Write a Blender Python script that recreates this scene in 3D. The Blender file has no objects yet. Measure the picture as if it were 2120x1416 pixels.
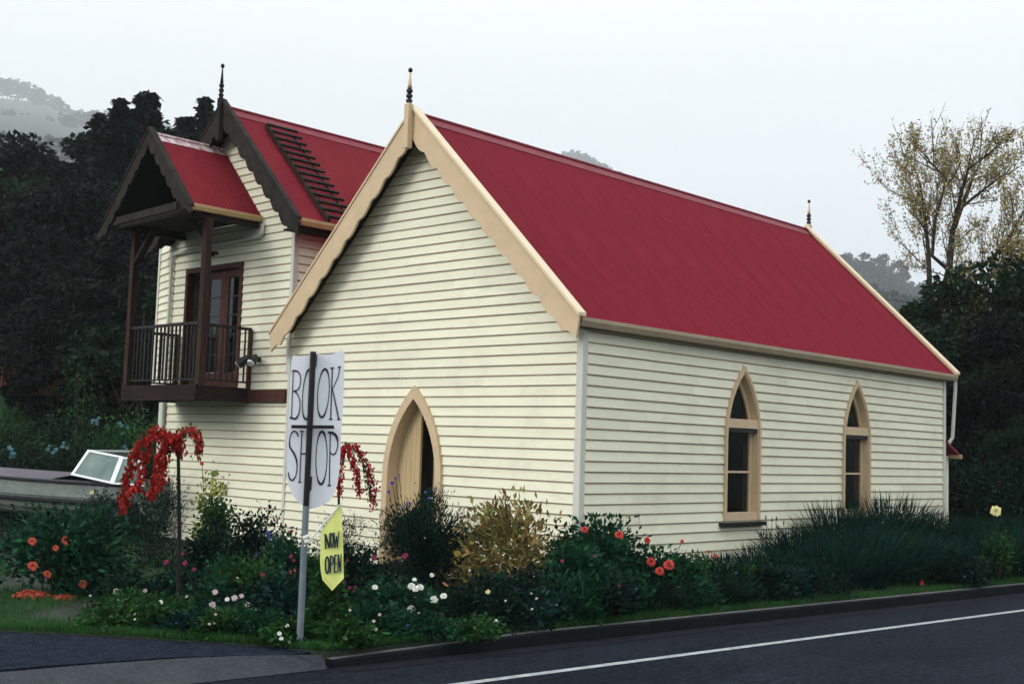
import bpy, bmesh, math, random
import numpy as np
from mathutils import Vector, Matrix
random.seed(7); rng = np.random.default_rng(7)
S = bpy.context.scene
COL = S.collection
R = math.radians

# ------------------------------------------------------------------ camera
F_PX = 2528.46
CAM = np.array([10.5463676, -12.5361540, 1.6])
def cam_axes(yaw, pitch, roll):
    cy, sy = math.cos(yaw), math.sin(yaw); cp, sp = math.cos(pitch), math.sin(pitch)
    f = np.array([sy*cp, cy*cp, sp]); r = np.array([cy, -sy, 0.0]); u = np.cross(r, f)
    cr, sr = math.cos(roll), math.sin(roll)
    return r*cr+u*sr, -r*sr+u*cr, f
CR, CU, CF = cam_axes(-0.757609508, 0.0866935008, 0.0324241493)
cd = bpy.data.cameras.new("camera"); cam = bpy.data.objects.new("camera", cd); COL.objects.link(cam)
cam.matrix_world = Matrix(((CR[0], CU[0], -CF[0], CAM[0]), (CR[1], CU[1], -CF[1], CAM[1]),
                           (CR[2], CU[2], -CF[2], CAM[2]), (0, 0, 0, 1)))
cd.sensor_width = 36; cd.lens = 36*F_PX/2120; cd.clip_start = 0.1; cd.clip_end = 6000
S.camera = cam
# ------------------------------------------------------------------ world, overcast
w = bpy.data.worlds.new("World"); S.world = w; w.use_nodes = True
nt = w.node_tree; nt.nodes.clear()
SUN_EL, SUN_AZ = R(27), R(198)      # compass azimuth: light comes from the left front
out = nt.nodes.new('ShaderNodeOutputWorld'); mixs = nt.nodes.new('ShaderNodeMixShader')
b1 = nt.nodes.new('ShaderNodeBackground'); b2 = nt.nodes.new('ShaderNodeBackground')
sky = nt.nodes.new('ShaderNodeTexSky'); sky.sky_type = 'NISHITA'; sky.sun_disc = False
sky.sun_elevation = SUN_EL; sky.sun_rotation = SUN_AZ
nt.links.new(sky.outputs[0], b1.inputs[0]); b1.inputs[1].default_value = 0.10
tc = nt.nodes.new('ShaderNodeTexCoord'); sep = nt.nodes.new('ShaderNodeSeparateXYZ')
nt.links.new(tc.outputs['Generated'], sep.inputs[0])
ramp = nt.nodes.new('ShaderNodeValToRGB'); nt.links.new(sep.outputs[2], ramp.inputs[0])
cr_ = ramp.color_ramp
cr_.elements[0].position = 0.0; cr_.elements[0].color = (0.45, 0.488, 0.522, 1)
cr_.elements[1].position = 1.0; cr_.elements[1].color = (1.45, 1.47, 1.50, 1)
e = cr_.elements.new(0.17); e.color = (0.478, 0.514, 0.538, 1)
e = cr_.elements.new(0.30); e.color = (0.565, 0.578, 0.585, 1)
nz = nt.nodes.new('ShaderNodeTexNoise'); nz.inputs['Scale'].default_value = 2.2; nz.inputs['Detail'].default_value = 4
nt.links.new(tc.outputs['Generated'], nz.inputs[0])
mr = nt.nodes.new('ShaderNodeMapRange'); mr.inputs[3].default_value = 0.965; mr.inputs[4].default_value = 1.035
nt.links.new(nz.outputs[0], mr.inputs[0])
vm = nt.nodes.new('ShaderNodeVectorMath'); vm.operation = 'SCALE'
nt.links.new(ramp.outputs[0], vm.inputs[0]); nt.links.new(mr.outputs[0], vm.inputs['Scale'])
nt.links.new(vm.outputs[0], b2.inputs[0]); b2.inputs[1].default_value = 1.0
mixs.inputs[0].default_value = 0.95
nt.links.new(b1.outputs[0], mixs.inputs[1]); nt.links.new(b2.outputs[0], mixs.inputs[2])
nt.links.new(mixs.outputs[0], out.inputs[0])
# ------------------------------------------------------------------ sun
sl = bpy.data.lights.new("sun", 'SUN'); sl.energy = 1.3; sl.angle = R(24); sl.color = (1.0, 0.96, 0.90)
so = bpy.data.objects.new("sun", sl); COL.objects.link(so)
sd = Vector((math.sin(SUN_AZ)*math.cos(SUN_EL), math.cos(SUN_AZ)*math.cos(SUN_EL), math.sin(SUN_EL)))
so.rotation_euler = sd.to_track_quat('Z', 'Y').to_euler(); so.location = (0, 0, 30)
S.view_settings.view_transform = 'Standard'; S.view_settings.look = 'None'
S.view_settings.exposure = 0.80; S.view_settings.gamma = 1.0; S.view_settings.use_curve_mapping = False
S.render.engine = 'CYCLES'
S.cycles.volume_bounces = 2; S.cycles.max_bounces = 6; S.cycles.transparent_max_bounces = 12

# ------------------------------------------------------------------ pixel rays (used to survey the place from the photograph)
def ray(px, py):
    d = CF*F_PX+CR*(px-1060)-CU*(py-708); return d/np.linalg.norm(d)
def G(px, py, z=-0.3):
    d = ray(px, py); t = (z-CAM[2])/d[2]; return CAM+t*d
def AT(px, py, dist):
    d = ray(px, py); return CAM+d/math.hypot(d[0], d[1])*dist
def ONP(px, py, p0, n):
    d = ray(px, py); t = np.dot(np.asarray(p0)-CAM, n)/np.dot(d, n); return CAM+t*d

# ------------------------------------------------------------------ materials
def mat(name, col, rough=0.7, var=0.12, scale=3.0, bump=0.0, bscale=40.0, metal=0.0, col2=None, spec=0.3,
        attr=None, stretch=(1, 1, 1), rand=0.0, speck=0.0, sscale=60.0, grime=0.0):
    m = bpy.data.materials.new(name); m.use_nodes = True; t = m.node_tree; n = t.nodes; l = t.links
    p = n['Principled BSDF']; p.inputs['Roughness'].default_value = rough; p.inputs['Metallic'].default_value = metal
    p.inputs['Specular IOR Level'].default_value = spec
    tcn = n.new('ShaderNodeTexCoord'); mp = n.new('ShaderNodeMapping'); mp.inputs['Scale'].default_value = stretch
    l.new(tcn.outputs['Object'], mp.inputs[0])
    nz = n.new('ShaderNodeTexNoise'); nz.inputs['Scale'].default_value = scale; nz.inputs['Detail'].default_value = 6
    nz.inputs['Roughness'].default_value = 0.65
    l.new(mp.outputs[0], nz.inputs[0])
    rp = n.new('ShaderNodeValToRGB'); rp.color_ramp.elements[0].position = 0.3; rp.color_ramp.elements[1].position = 0.7
    c = np.array(col); c2 = np.array(col2) if col2 is not None else c*(1+var)
    c1 = c*(1-var) if col2 is None else c
    rp.color_ramp.elements[0].color = (*np.clip(c1, 0, 1), 1); rp.color_ramp.elements[1].color = (*np.clip(c2, 0, 1), 1)
    l.new(nz.outputs[0], rp.inputs[0]); cur = rp.outputs[0]
    if attr:
        a = n.new('ShaderNodeAttribute'); a.attribute_name = attr
        mx = n.new('ShaderNodeMix'); mx.data_type = 'RGBA'; mx.blend_type = 'MULTIPLY'; mx.inputs[0].default_value = 1
        l.new(cur, mx.inputs[6]); l.new(a.outputs[0], mx.inputs[7]); cur = mx.outputs[2]
    for amt, sc_, lo_, hi_ in ((speck, sscale, 0.42, 0.60), (grime, 0.9, 0.50, 0.66)):
        if not amt: continue
        nn_ = n.new('ShaderNodeTexNoise'); nn_.inputs['Scale'].default_value = sc_; nn_.inputs['Detail'].default_value = 7; nn_.inputs['Roughness'].default_value = 0.7
        l.new(tcn.outputs['Object'], nn_.inputs[0])
        m3 = n.new('ShaderNodeMapRange'); m3.inputs[1].default_value = lo_; m3.inputs[2].default_value = hi_
        m3.inputs[3].default_value = 1+amt*(1 if sc_ != 0.9 else 0); m3.inputs[4].default_value = 1-amt
        l.new(nn_.outputs[0], m3.inputs[0])
        v3 = n.new('ShaderNodeVectorMath'); v3.operation = 'SCALE'; l.new(cur, v3.inputs[0]); l.new(m3.outputs[0], v3.inputs['Scale']); cur = v3.outputs[0]
    if rand:
        oi = n.new('ShaderNodeObjectInfo'); m2 = n.new('ShaderNodeMapRange')
        m2.inputs[3].default_value = 1-rand; m2.inputs[4].default_value = 1+rand
        l.new(oi.outputs['Random'], m2.inputs[0])
        v2 = n.new('ShaderNodeVectorMath'); v2.operation = 'SCALE'; l.new(cur, v2.inputs[0]); l.new(m2.outputs[0], v2.inputs['Scale']); cur = v2.outputs[0]
    l.new(cur, p.inputs['Base Color'])
    if bump:
        nb = n.new('ShaderNodeTexNoise'); nb.inputs['Scale'].default_value = bscale; nb.inputs['Detail'].default_value = 5
        l.new(mp.outputs[0], nb.inputs[0])
        bm_ = n.new('ShaderNodeBump'); bm_.inputs['Strength'].default_value = bump; bm_.inputs['Distance'].default_value = 0.02
        l.new(nb.outputs[0], bm_.inputs['Height']); l.new(bm_.outputs[0], p.inputs['Normal'])
    m.diffuse_color = (*np.clip(col, 0, 1), 1)
    return m
def leafmat(name, col, rough=0.6, trans=0.25):
    m = mat(name, col, rough=rough, var=0.25, scale=1.5, attr='tint', spec=0.08, rand=0.12)
    t = m.node_tree; p = t.nodes['Principled BSDF']; o = t.nodes['Material Output']
    tr = t.nodes.new('ShaderNodeBsdfTranslucent'); mx = t.nodes.new('ShaderNodeMixShader'); mx.inputs[0].default_value = trans
    src = p.inputs['Base Color'].links[0].from_socket
    t.links.new(src, tr.inputs[0]); t.links.new(p.outputs[0], mx.inputs[1]); t.links.new(tr.outputs[0], mx.inputs[2])
    t.links.new(mx.outputs[0], o.inputs[0]); return m
M = {}
M['board'] = mat('cream_board', (0.79, 0.785, 0.605), rough=0.6, var=0.05, scale=1.6, bump=0.15, bscale=30, stretch=(0.6, 0.6, 4), rand=0.035, grime=.10)
M['lap'] = mat('brown_lap', (0.30, 0.21, 0.155), rough=0.9, col2=(0.42, 0.32, 0.24), scale=2.5, stretch=(1, 1, 1))  # brown colour of the recessed strip along each board's lower edge
M['trim'] = mat('pale_trim', (0.60, 0.61, 0.54), rough=0.6, var=0.06)
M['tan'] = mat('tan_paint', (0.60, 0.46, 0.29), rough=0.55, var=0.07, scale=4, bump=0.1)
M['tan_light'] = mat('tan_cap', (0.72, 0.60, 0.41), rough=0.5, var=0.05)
M['door'] = mat('door_paint', (0.50, 0.38, 0.21), rough=0.6, var=0.08, scale=3, stretch=(6, 6, .6))
M['gutter'] = mat('gutter_brown', (0.36, 0.29, 0.19), rough=0.45, var=0.12)
M['gutter_tan'] = mat('gutter_tan', (0.48, 0.33, 0.16), rough=0.45, var=0.12)
M['roof'] = mat('red_iron', (0.150, 0.007, 0.019), rough=0.8, col2=(0.190, 0.014, 0.026), grime=.14, scale=1.1, bump=0.06, bscale=160, spec=0.08, rand=0.015)
M['roof_o'] = mat('red_iron_old', (0.145, 0.007, 0.018), rough=0.8, col2=(0.205, 0.020, 0.024), scale=0.9, bump=0.06, bscale=160, spec=0.08, rand=0.04)
M['ridge'] = mat('ridge_iron', (0.16, 0.010, 0.022), rough=0.55, col2=(0.22, 0.022, 0.036), scale=3, spec=0.25)
M['ridge_worn'] = mat('ridge_worn', (0.20, 0.02, 0.035), rough=0.5, col2=(0.75, 0.68, 0.68), scale=9, spec=0.3)
M['darkwood'] = mat('weathered_dark_timber', (0.004, 0.005, 0.005), rough=0.95, col2=(0.034, 0.027, 0.020), scale=5, bump=0.4)
M['redwood'] = mat('red_brown_timber', (0.028, 0.008, 0.006), rough=0.75, col2=(0.085, 0.024, 0.014), scale=5, bump=0.2, stretch=(3, 3, .6))
M['postwood'] = mat('weathered_post', (0.010, 0.005, 0.004), rough=0.9, col2=(0.050, 0.021, 0.013), scale=4, bump=0.3, stretch=(3, 3, .5))
M['deckwood'] = mat('dark_deck_timber', (0.004, 0.002, 0.002), rough=0.9, col2=(0.022, 0.008, 0.006), scale=5, bump=0.3)
M['black'] = mat('black_paint', (0.010, 0.010, 0.011), rough=0.4, var=0.2, spec=0.35)
M['iron'] = mat('black_rail', (0.009, 0.008, 0.009), rough=0.5, var=0.2, spec=0.3)
M['grey_pole'] = mat('galvanised_pole', (0.17, 0.21, 0.235), rough=0.5, var=0.14, scale=6, metal=0.2)
M['signwhite'] = mat('sign_white', (0.80, 0.83, 0.88), rough=0.4, var=0.03, scale=3, spec=0.4)
M['letter'] = mat('letter_ink', (0.03, 0.022, 0.04), rough=0.6, var=0.1)
M['yellow'] = mat('flag_yellow', (0.80, 0.86, 0.26), rough=0.7, var=0.06, scale=8)
M['ink'] = mat('flag_ink', (0.01, 0.03, 0.035), rough=0.7, var=0.1)
M['white'] = mat('white_paint', (0.72, 0.75, 0.76), rough=0.5, var=0.05)
M['curtain'] = mat('curtain_cloth', (0.66, 0.70, 0.72), rough=0.9, var=0.12, scale=3, stretch=(14, 14, .4))
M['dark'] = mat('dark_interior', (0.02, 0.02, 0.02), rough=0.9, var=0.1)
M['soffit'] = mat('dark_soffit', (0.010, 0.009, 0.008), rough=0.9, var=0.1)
M['asphalt'] = mat('road_asphalt', (0.004, 0.006, 0.011), rough=0.92, col2=(0.011, 0.0145, 0.023), scale=0.9, bump=0.7, bscale=60, spec=0.06, speck=.5, sscale=16, stretch=(1, .35, 1))
M['drive'] = mat('driveway_asphalt', (0.005, 0.008, 0.014), rough=0.95, col2=(0.016, 0.021, 0.034), scale=7, bump=1.0, bscale=50, spec=0.05, speck=.6, sscale=26)
M['kerb'] = mat('dark_kerb', (0.003, 0.004, 0.006), rough=0.95, col2=(0.008, 0.010, 0.013), scale=4, bump=0.5, spec=.1)
M['channel'] = mat('gutter_channel', (0.004, 0.005, 0.008), rough=0.9, col2=(0.011, 0.013, 0.018), scale=5, bump=0.5, spec=.08)
M['kerbtop'] = mat('kerb_top', (0.06, 0.065, 0.065), rough=0.85, col2=(0.11, 0.115, 0.11), scale=5, bump=0.4)
M['concrete'] = mat('apron_concrete', (0.015, 0.020, 0.026), rough=0.9, col2=(0.029, 0.036, 0.042), scale=2.5, bump=0.6, speck=.25, sscale=22)
M['paint'] = mat('road_paint', (0.17, 0.19, 0.20), rough=0.8, col2=(0.38, 0.41, 0.42), scale=9, bump=0.3)
M['soil'] = mat('garden_soil', (0.012, 0.011, 0.009), rough=0.95, col2=(0.03, 0.025, 0.018), scale=8, bump=0.8)
M['lawn'] = mat('lawn_ground', (0.008, 0.014, 0.012), rough=0.95, col2=(0.022, 0.034, 0.018), scale=2.2, bump=0.8, speck=.4, sscale=18)
M['bank'] = mat('bank_ground', (0.014, 0.040, 0.018), rough=0.95, col2=(0.032, 0.075, 0.030), scale=.7, bump=.6)
M['hill'] = mat('hill_ground', (0.006, 0.018, 0.014), rough=0.95, col2=(0.014, 0.034, 0.020), scale=0.09, bump=0.5)
M['bark'] = mat('bark', (0.022, 0.018, 0.014), rough=0.95, col2=(0.07, 0.058, 0.045), scale=8, bump=0.5)
M['bark_pale'] = mat('bark_pale', (0.06, 0.06, 0.06), rough=0.95, col2=(0.16, 0.155, 0.15), scale=5)
M['stem'] = mat('plant_stem', (0.018, 0.035, 0.016), rough=0.8, var=0.3)
M['stemdark'] = mat('dark_stem', (0.010, 0.008, 0.008), rough=0.8, var=0.3)
M['leaf_dahlia'] = leafmat('leaf_dahlia', (0.008, 0.046, 0.021))
M['leaf_blue'] = leafmat('leaf_bluegreen', (0.006, 0.030, 0.023))
M['leaf_dark'] = leafmat('leaf_dark', (0.004, 0.018, 0.012))
M['leaf_fresh'] = leafmat('leaf_fresh', (0.018, 0.062, 0.015))
M['leaf_yellow'] = leafmat('leaf_yellow', (0.22, 0.25, 0.05))
M['leaf_bronze'] = leafmat('leaf_bronze', (0.20, 0.165, 0.052))
M['leaf_red'] = leafmat('leaf_red', (0.34, 0.024, 0.018))
M['leaf_crimson'] = leafmat('leaf_crimson', (0.36, 0.018, 0.030))
M['leaf_olive'] = leafmat('leaf_olive', (0.10, 0.07, 0.02))
M['leaf_tree'] = leafmat('leaf_tree', (0.003, 0.0085, 0.0065))
M['leaf_treeg'] = leafmat('leaf_treeg', (0.008, 0.023, 0.010))
M['leaf_oliveg'] = leafmat('leaf_olivegreen', (0.040, 0.058, 0.020))
M['leaf_gum'] = leafmat('leaf_gum', (0.010, 0.024, 0.022))
M['leaf_birch'] = leafmat('leaf_birch', (0.32, 0.27, 0.11))
M['blade'] = leafmat('grass_blade', (0.024, 0.080, 0.020))
M['blade_dark'] = leafmat('clump_blade', (0.006, 0.032, 0.022))
M['pet_coral'] = mat('petal_coral', (0.52, 0.055, 0.035), rough=0.6, var=0.25, scale=20)
M['pet_orange'] = mat('petal_orange', (0.50, 0.085, 0.045), rough=0.6, var=0.25, scale=20)
M['pet_white'] = mat('petal_white', (0.74, 0.76, 0.68), rough=0.6, var=0.1, scale=20)
M['pet_pink'] = mat('petal_pink', (0.26, 0.02, 0.08), rough=0.6, var=0.25, scale=20)
M['pet_pale'] = mat('petal_pale', (0.50, 0.40, 0.38), rough=0.6, var=0.2, scale=20)
M['pet_blue'] = mat('petal_blue', (0.03, 0.05, 0.30), rough=0.6, var=0.25, scale=20)
M['pet_violet'] = mat('petal_violet', (0.10, 0.08, 0.36), rough=0.6, var=0.25, scale=20)
M['pet_aqua'] = mat('petal_aqua', (0.06, 0.18, 0.21), rough=0.6, var=0.5, scale=20)
M['pet_cream'] = mat('petal_cream', (0.66, 0.62, 0.30), rough=0.6, var=0.2, scale=20)
M['hull'] = mat('hull_paint', (0.15, 0.18, 0.17), rough=0.6, col2=(0.26, 0.29, 0.27), scale=4, stretch=(1, 1, 3))
M['hull_dark'] = mat('hull_stripe', (0.012, 0.012, 0.016), rough=0.5, var=0.2)
M['deck'] = mat('deck_paint', (0.075, 0.065, 0.085), rough=0.6, var=0.2)
M['acrylic'] = mat('dusty_acrylic', (0.07, 0.13, 0.125), rough=0.35, col2=(0.16, 0.22, 0.20), scale=2.5, spec=.3)
M['fence'] = mat('fence_paling', (0.10, 0.030, 0.016), rough=0.85, col2=(0.17, 0.055, 0.03), scale=4)
M['lamp_glass'] = mat('lamp_lens', (0.50, 0.56, 0.56), rough=0.2, var=0.05, spec=0.6)
M['paper'] = mat('paper', (0.50, 0.52, 0.50), rough=0.8, var=0.08)
M['paper_blue'] = mat('paper_blue', (0.22, 0.32, 0.40), rough=0.8, var=0.08)
def glassmat():
    m = bpy.data.materials.new('window_glass'); m.use_nodes = True; t = m.node_tree; t.nodes.clear()
    o = t.nodes.new('ShaderNodeOutputMaterial'); g = t.nodes.new('ShaderNodeBsdfGlossy'); tr = t.nodes.new('ShaderNodeBsdfTransparent')
    g.inputs['Roughness'].default_value = 0.03; g.inputs[0].default_value = (.8, .85, .9, 1); tr.inputs[0].default_value = (.96, .97, .98, 1)
    mx = t.nodes.new('ShaderNodeMixShader'); fr = t.nodes.new('ShaderNodeFresnel'); fr.inputs[0].default_value = 1.5
    t.links.new(fr.outputs[0], mx.inputs[0]); t.links.new(tr.outputs[0], mx.inputs[1]); t.links.new(g.outputs[0], mx.inputs[2])
    t.links.new(mx.outputs[0], o.inputs[0]); return m
M['glass'] = glassmat()

# ------------------------------------------------------------------ object helpers
def raw(name, V, F_, m=None, parent=None, smooth=False, fix=True):
    me = bpy.data.meshes.new(name); me.from_pydata([tuple(v) for v in V], [], F_)
    if fix:
        b = bmesh.new(); b.from_mesh(me); bmesh.ops.recalc_face_normals(b, faces=b.faces); b.to_mesh(me); b.free()
    if smooth: me.shade_smooth()
    if m: me.materials.append(M[m] if isinstance(m, str) else m)
    o = bpy.data.objects.new(name, me); COL.objects.link(o)
    if parent is not None: o.parent = parent
    return o
class MB:
    def __init__(s): s.V = []; s.F = []
    def add(s, V, F_):
        k = len(s.V); s.V += [tuple(v) for v in V]; s.F += [tuple(i+k for i in f) for f in F_]; return s
    def box(s, x0, x1, y0, y1, z0, z1):
        V = [(x, y, z) for z in (z0, z1) for y in (y0, y1) for x in (x0, x1)]
        return s.add(V, [(0, 2, 3, 1), (4, 5, 7, 6), (0, 1, 5, 4), (2, 6, 7, 3), (0, 4, 6, 2), (1, 3, 7, 5)])
    def beam(s, a, b, wd, ht, up=(0, 0, 1)):
        a = np.array(a, float); b = np.array(b, float); d = b-a; d /= np.linalg.norm(d)
        sd_ = np.cross(d, up); sd_ /= np.linalg.norm(sd_); u = np.cross(sd_, d)
        V = []
        for p in (a, b):
            for i, j in ((-1, -1), (1, -1), (1, 1), (-1, 1)): V.append(p+sd_*i*wd/2+u*j*ht/2)
        return s.add(V, [(0, 1, 2, 3), (7, 6, 5, 4), (0, 4, 5, 1), (1, 5, 6, 2), (2, 6, 7, 3), (3, 7, 4, 0)])
    def prism(s, P, fn, d0, d1):           # P list of 2D points (convex or not), fn(u,z,d)->xyz
        n = len(P); V = [fn(u, z, d0) for u, z in P]+[fn(u, z, d1) for u, z in P]
        F_ = [tuple(range(n)), tuple(range(2*n-1, n-1, -1))]+[(i, (i+1) % n, n+(i+1) % n, n+i) for i in range(n)]
        return s.add(V, F_)
    def band(s, A, B, fn, d0, d1, closed=False):   # ribbon between two outlines, extruded
        n = len(A); V = []
        for P in (A, B):
            for d in (d0, d1): V += [fn(u, z, d) for u, z in P]
        F_ = []
        rngi = range(n if closed else n-1)
        for i in rngi:
            j = (i+1) % n
            F_ += [(i, j, 2*n+j, 2*n+i), (n+i, 3*n+i, 3*n+j, n+j), (i, n+i, n+j, j), (2*n+i, 2*n+j, 3*n+j, 3*n+i)]
        if not closed: F_ += [(0, 2*n, 3*n, n), (n-1, 2*n-1, 4*n-1, 3*n-1)]
        return s.add(V, F_)
    def tube(s, P, rad, n=8, cap=True):
        P = [np.array(p, float) for p in P]; m_ = len(P)
        if not hasattr(rad, '__len__'): rad = [rad]*m_
        V = []; k = None
        for i in range(m_):
            d = P[min(i+1, m_-1)]-P[max(i-1, 0)]; d = d/(np.linalg.norm(d)+1e-9)
            if k is None: k = np.array([1, 0, 0]) if abs(d[0]) < .8 else np.array([0, 1, 0])
            a = np.cross(d, k); a /= np.linalg.norm(a); b = np.cross(d, a); k = -np.cross(d, a) if False else k
            for j in range(n):
                t = 2*math.pi*j/n; V.append(P[i]+rad[i]*(a*math.cos(t)+b*math.sin(t)))
        F_ = [(i*n+j, i*n+(j+1) % n, (i+1)*n+(j+1) % n, (i+1)*n+j) for i in range(m_-1) for j in range(n)]
        if cap: F_ += [tuple(range(n))[::-1], tuple(range((m_-1)*n, m_*n))]
        return s.add(V, F_)
    def build(s, name, m, parent=None, smooth=False): return raw(name, s.V, s.F, m, parent, smooth)
def tag(o, label=None, cat=None, group=None, kind=None):
    if label: o['label'] = label
    if cat: o['category'] = cat
    if group: o['group'] = group
    if kind: o['kind'] = kind
    return o
def empty(name, loc, label, cat, group=None):
    o = bpy.data.objects.new(name, None); COL.objects.link(o); o.location = tuple(loc); o.empty_display_size = .2
    return tag(o, label, cat, group)
def world_child(o, parent):               # keep world coordinates for a part built in place
    o.parent = parent; o.matrix_parent_inverse = Matrix.Translation(-Vector(parent.location)); return o
def copy_tree(root, loc, rz=None, sc=None, label=None, group=None):
    c = root.copy(); COL.objects.link(c); c.location = tuple(loc)
    if rz is not None: c.rotation_euler = (0, 0, rz)
    if sc is not None: c.scale = sc if hasattr(sc, '__len__') else (sc,)*3
    if label: c['label'] = label
    if group: c['group'] = group
    for ch in list(root.children):
        d = ch.copy(); COL.objects.link(d); d.parent = c
        for g in list(ch.children):
            e2 = g.copy(); COL.objects.link(e2); e2.parent = d
    return c

# leaves: one numpy-built mesh of folded rhombic leaves
def leaf_mesh(name, C, D, L, Wd, tint, droop=0.0):
    n = len(C); C = np.asarray(C, float); D = np.asarray(D, float); D /= np.linalg.norm(D, axis=1)[:, None]+1e-9
    rv = rng.normal(size=(n, 3)); Sd = np.cross(D, rv); Sd /= np.linalg.norm(Sd, axis=1)[:, None]+1e-9
    N = np.cross(Sd, D); L = np.broadcast_to(L, (n,))[:, None]; Wd = np.broadcast_to(Wd, (n,))[:, None]
    b = C-D*L*.5; t = C+D*L*.5-np.array([0, 0, 1])*L*droop; m1 = C+Sd*Wd*.5+N*Wd*.15-D*L*.05; m2 = C-Sd*Wd*.5+N*Wd*.15-D*L*.05
    V = np.stack([b, m1, t, m2], 1).reshape(-1, 3)
    me = bpy.data.meshes.new(name); me.vertices.add(4*n); me.vertices.foreach_set('co', V.ravel().astype(np.float32))
    me.loops.add(4*n); me.loops.foreach_set('vertex_index', np.arange(4*n, dtype=np.int32))
    me.polygons.add(n); me.polygons.foreach_set('loop_start', np.arange(0, 4*n, 4, dtype=np.int32))
    me.update(calc_edges=True)
    ca = me.color_attributes.new('tint', 'FLOAT_COLOR', 'POINT')
    T = np.ones((n, 4)); T[:, :3] = tint if np.ndim(tint) == 2 else np.asarray(tint)[:, None]
    ca.data.foreach_set('color', np.repeat(T, 4, 0).ravel().astype(np.float32))
    return me
def leaf_obj(name, me, m, parent=None):
    me.materials.append(M[m] if isinstance(m, str) else m)
    o = bpy.data.objects.new(name, me); COL.objects.link(o)
    if parent is not None: o.parent = parent
    return o
def tints(n, lo=0.5, hi=1.6, hue=0.15):
    b = rng.uniform(lo, hi, n)[:, None]; h = rng.normal(0, hue, (n, 3)); h[:, 1] *= .5
    return np.clip(b*(1+h), 0.05, 3)
def rdir(n, up=0.0):
    d = rng.normal(size=(n, 3)); d /= np.linalg.norm(d, axis=1)[:, None]; d[:, 2] += up; return d

# wall mapping functions: (along, height, outward)
def WF(u, z, d): return (u, -d, z)        # front wall, faces -y
def WS(u, z, d): return (d, u, z)         # side wall, faces +x

PITCH = 0.145; Z0 = 3.0495                # clapboard course lines sit at Z0 - k*PITCH
def board(parent, fn, uL, uR, z0, z1, mt='board'):
    """one weatherboard; uL/uR = (at bottom, at top)"""
    if min(uR)-max(uL) > 3.0 and not getattr(board, 'busy', False):      # long courses are butted from two or three lengths
        board.busy = True; cut = max(uL)+(min(uR)-max(uL))*random.uniform(.25, .75)
        board(parent, fn, uL, (cut-.001, cut-.001), z0, z1, mt); board(parent, fn, (cut+.001, cut+.001), uR, z0, z1, mt)
        board.busy = False; return None
    if uR[0]-uL[0] < .03 and uR[1]-uL[1] < .03: return None
    j = random.uniform(-.0025, .0025); k = random.uniform(-.0025, .0025)
    zt = z1+.018; t = (zt-z0)/(z1-z0)
    l1 = uL[0]+(uL[1]-uL[0])*t; r1 = uR[0]+(uR[1]-uR[0])*t
    if r1 < l1: l1 = r1 = (l1+r1)/2
    w0 = .033+random.uniform(-.003, .003)
    lo = .015; tl = lo/(z1-z0); g = .026
    lm, rm = uL[0]+(uL[1]-uL[0])*tl, uR[0]+(uR[1]-uR[0])*tl
    if rm < lm: lm = rm = (lm+rm)/2
    V = [fn(uL[0], z0+j, g), fn(uR[0], z0+k, g), fn(lm, z0+lo+j, g), fn(rm, z0+lo+k, g), fn(lm, z0+lo+j, w0), fn(rm, z0+lo+k, w0),
         fn(l1, zt, .012), fn(r1, zt, .012), fn(l1, zt, 0), fn(r1, zt, 0), fn(uL[0], z0+j, 0), fn(uR[0], z0+k, 0)]
    o = raw('weatherboard', V, [(0, 1, 3, 2), (2, 3, 5, 4), (4, 5, 7, 6), (6, 7, 9, 8), (8, 9, 11, 10), (10, 11, 1, 0), (0, 2, 4, 6, 8, 10), (1, 11, 9, 7, 5, 3)], mt, parent)
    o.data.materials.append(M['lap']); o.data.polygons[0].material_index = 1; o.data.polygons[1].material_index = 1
    return o

class Arch:                                # pointed arch: half width w, springing s, apex a, foot f
    def __init__(s, uc, w, spring, apex, foot):
        s.uc, s.w, s.s, s.a, s.f = uc, w, spring, apex, foot
        h = apex-spring; s.c = (h*h-w*w)/(2*w); s.r = w+s.c
    def half(s, z):
        if z < s.f or z >= s.a: return 0.0
        if z <= s.s: return s.w
        return max(0.0, math.sqrt(max(s.r**2-(z-s.s)**2, 0))-s.c)
    def outline(s, n=12):
        P = [(s.uc-s.w, s.f)]
        zs = [s.s+(s.a-s.s)*math.sin(math.pi/2*i/n) for i in range(n+1)]
        zs[-1] = s.a
        P += [(s.uc-(s.half(z) if z < s.a else 0), z) for z in zs]
        P += [(s.uc+s.half(z), z) for z in zs[-2::-1]]
        P += [(s.uc+s.w, s.f)]
        return P

def rows(zlo, zhi):
    k = math.floor((Z0-zlo)/PITCH); r_ = []
    z = Z0-k*PITCH
    if z > zlo: r_.append((max(zlo, z-PITCH), z))
    while z < zhi: r_.append((z, min(z+PITCH, zhi))); z += PITCH
    return [q for q in r_ if q[1]-q[0] > .03]

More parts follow.
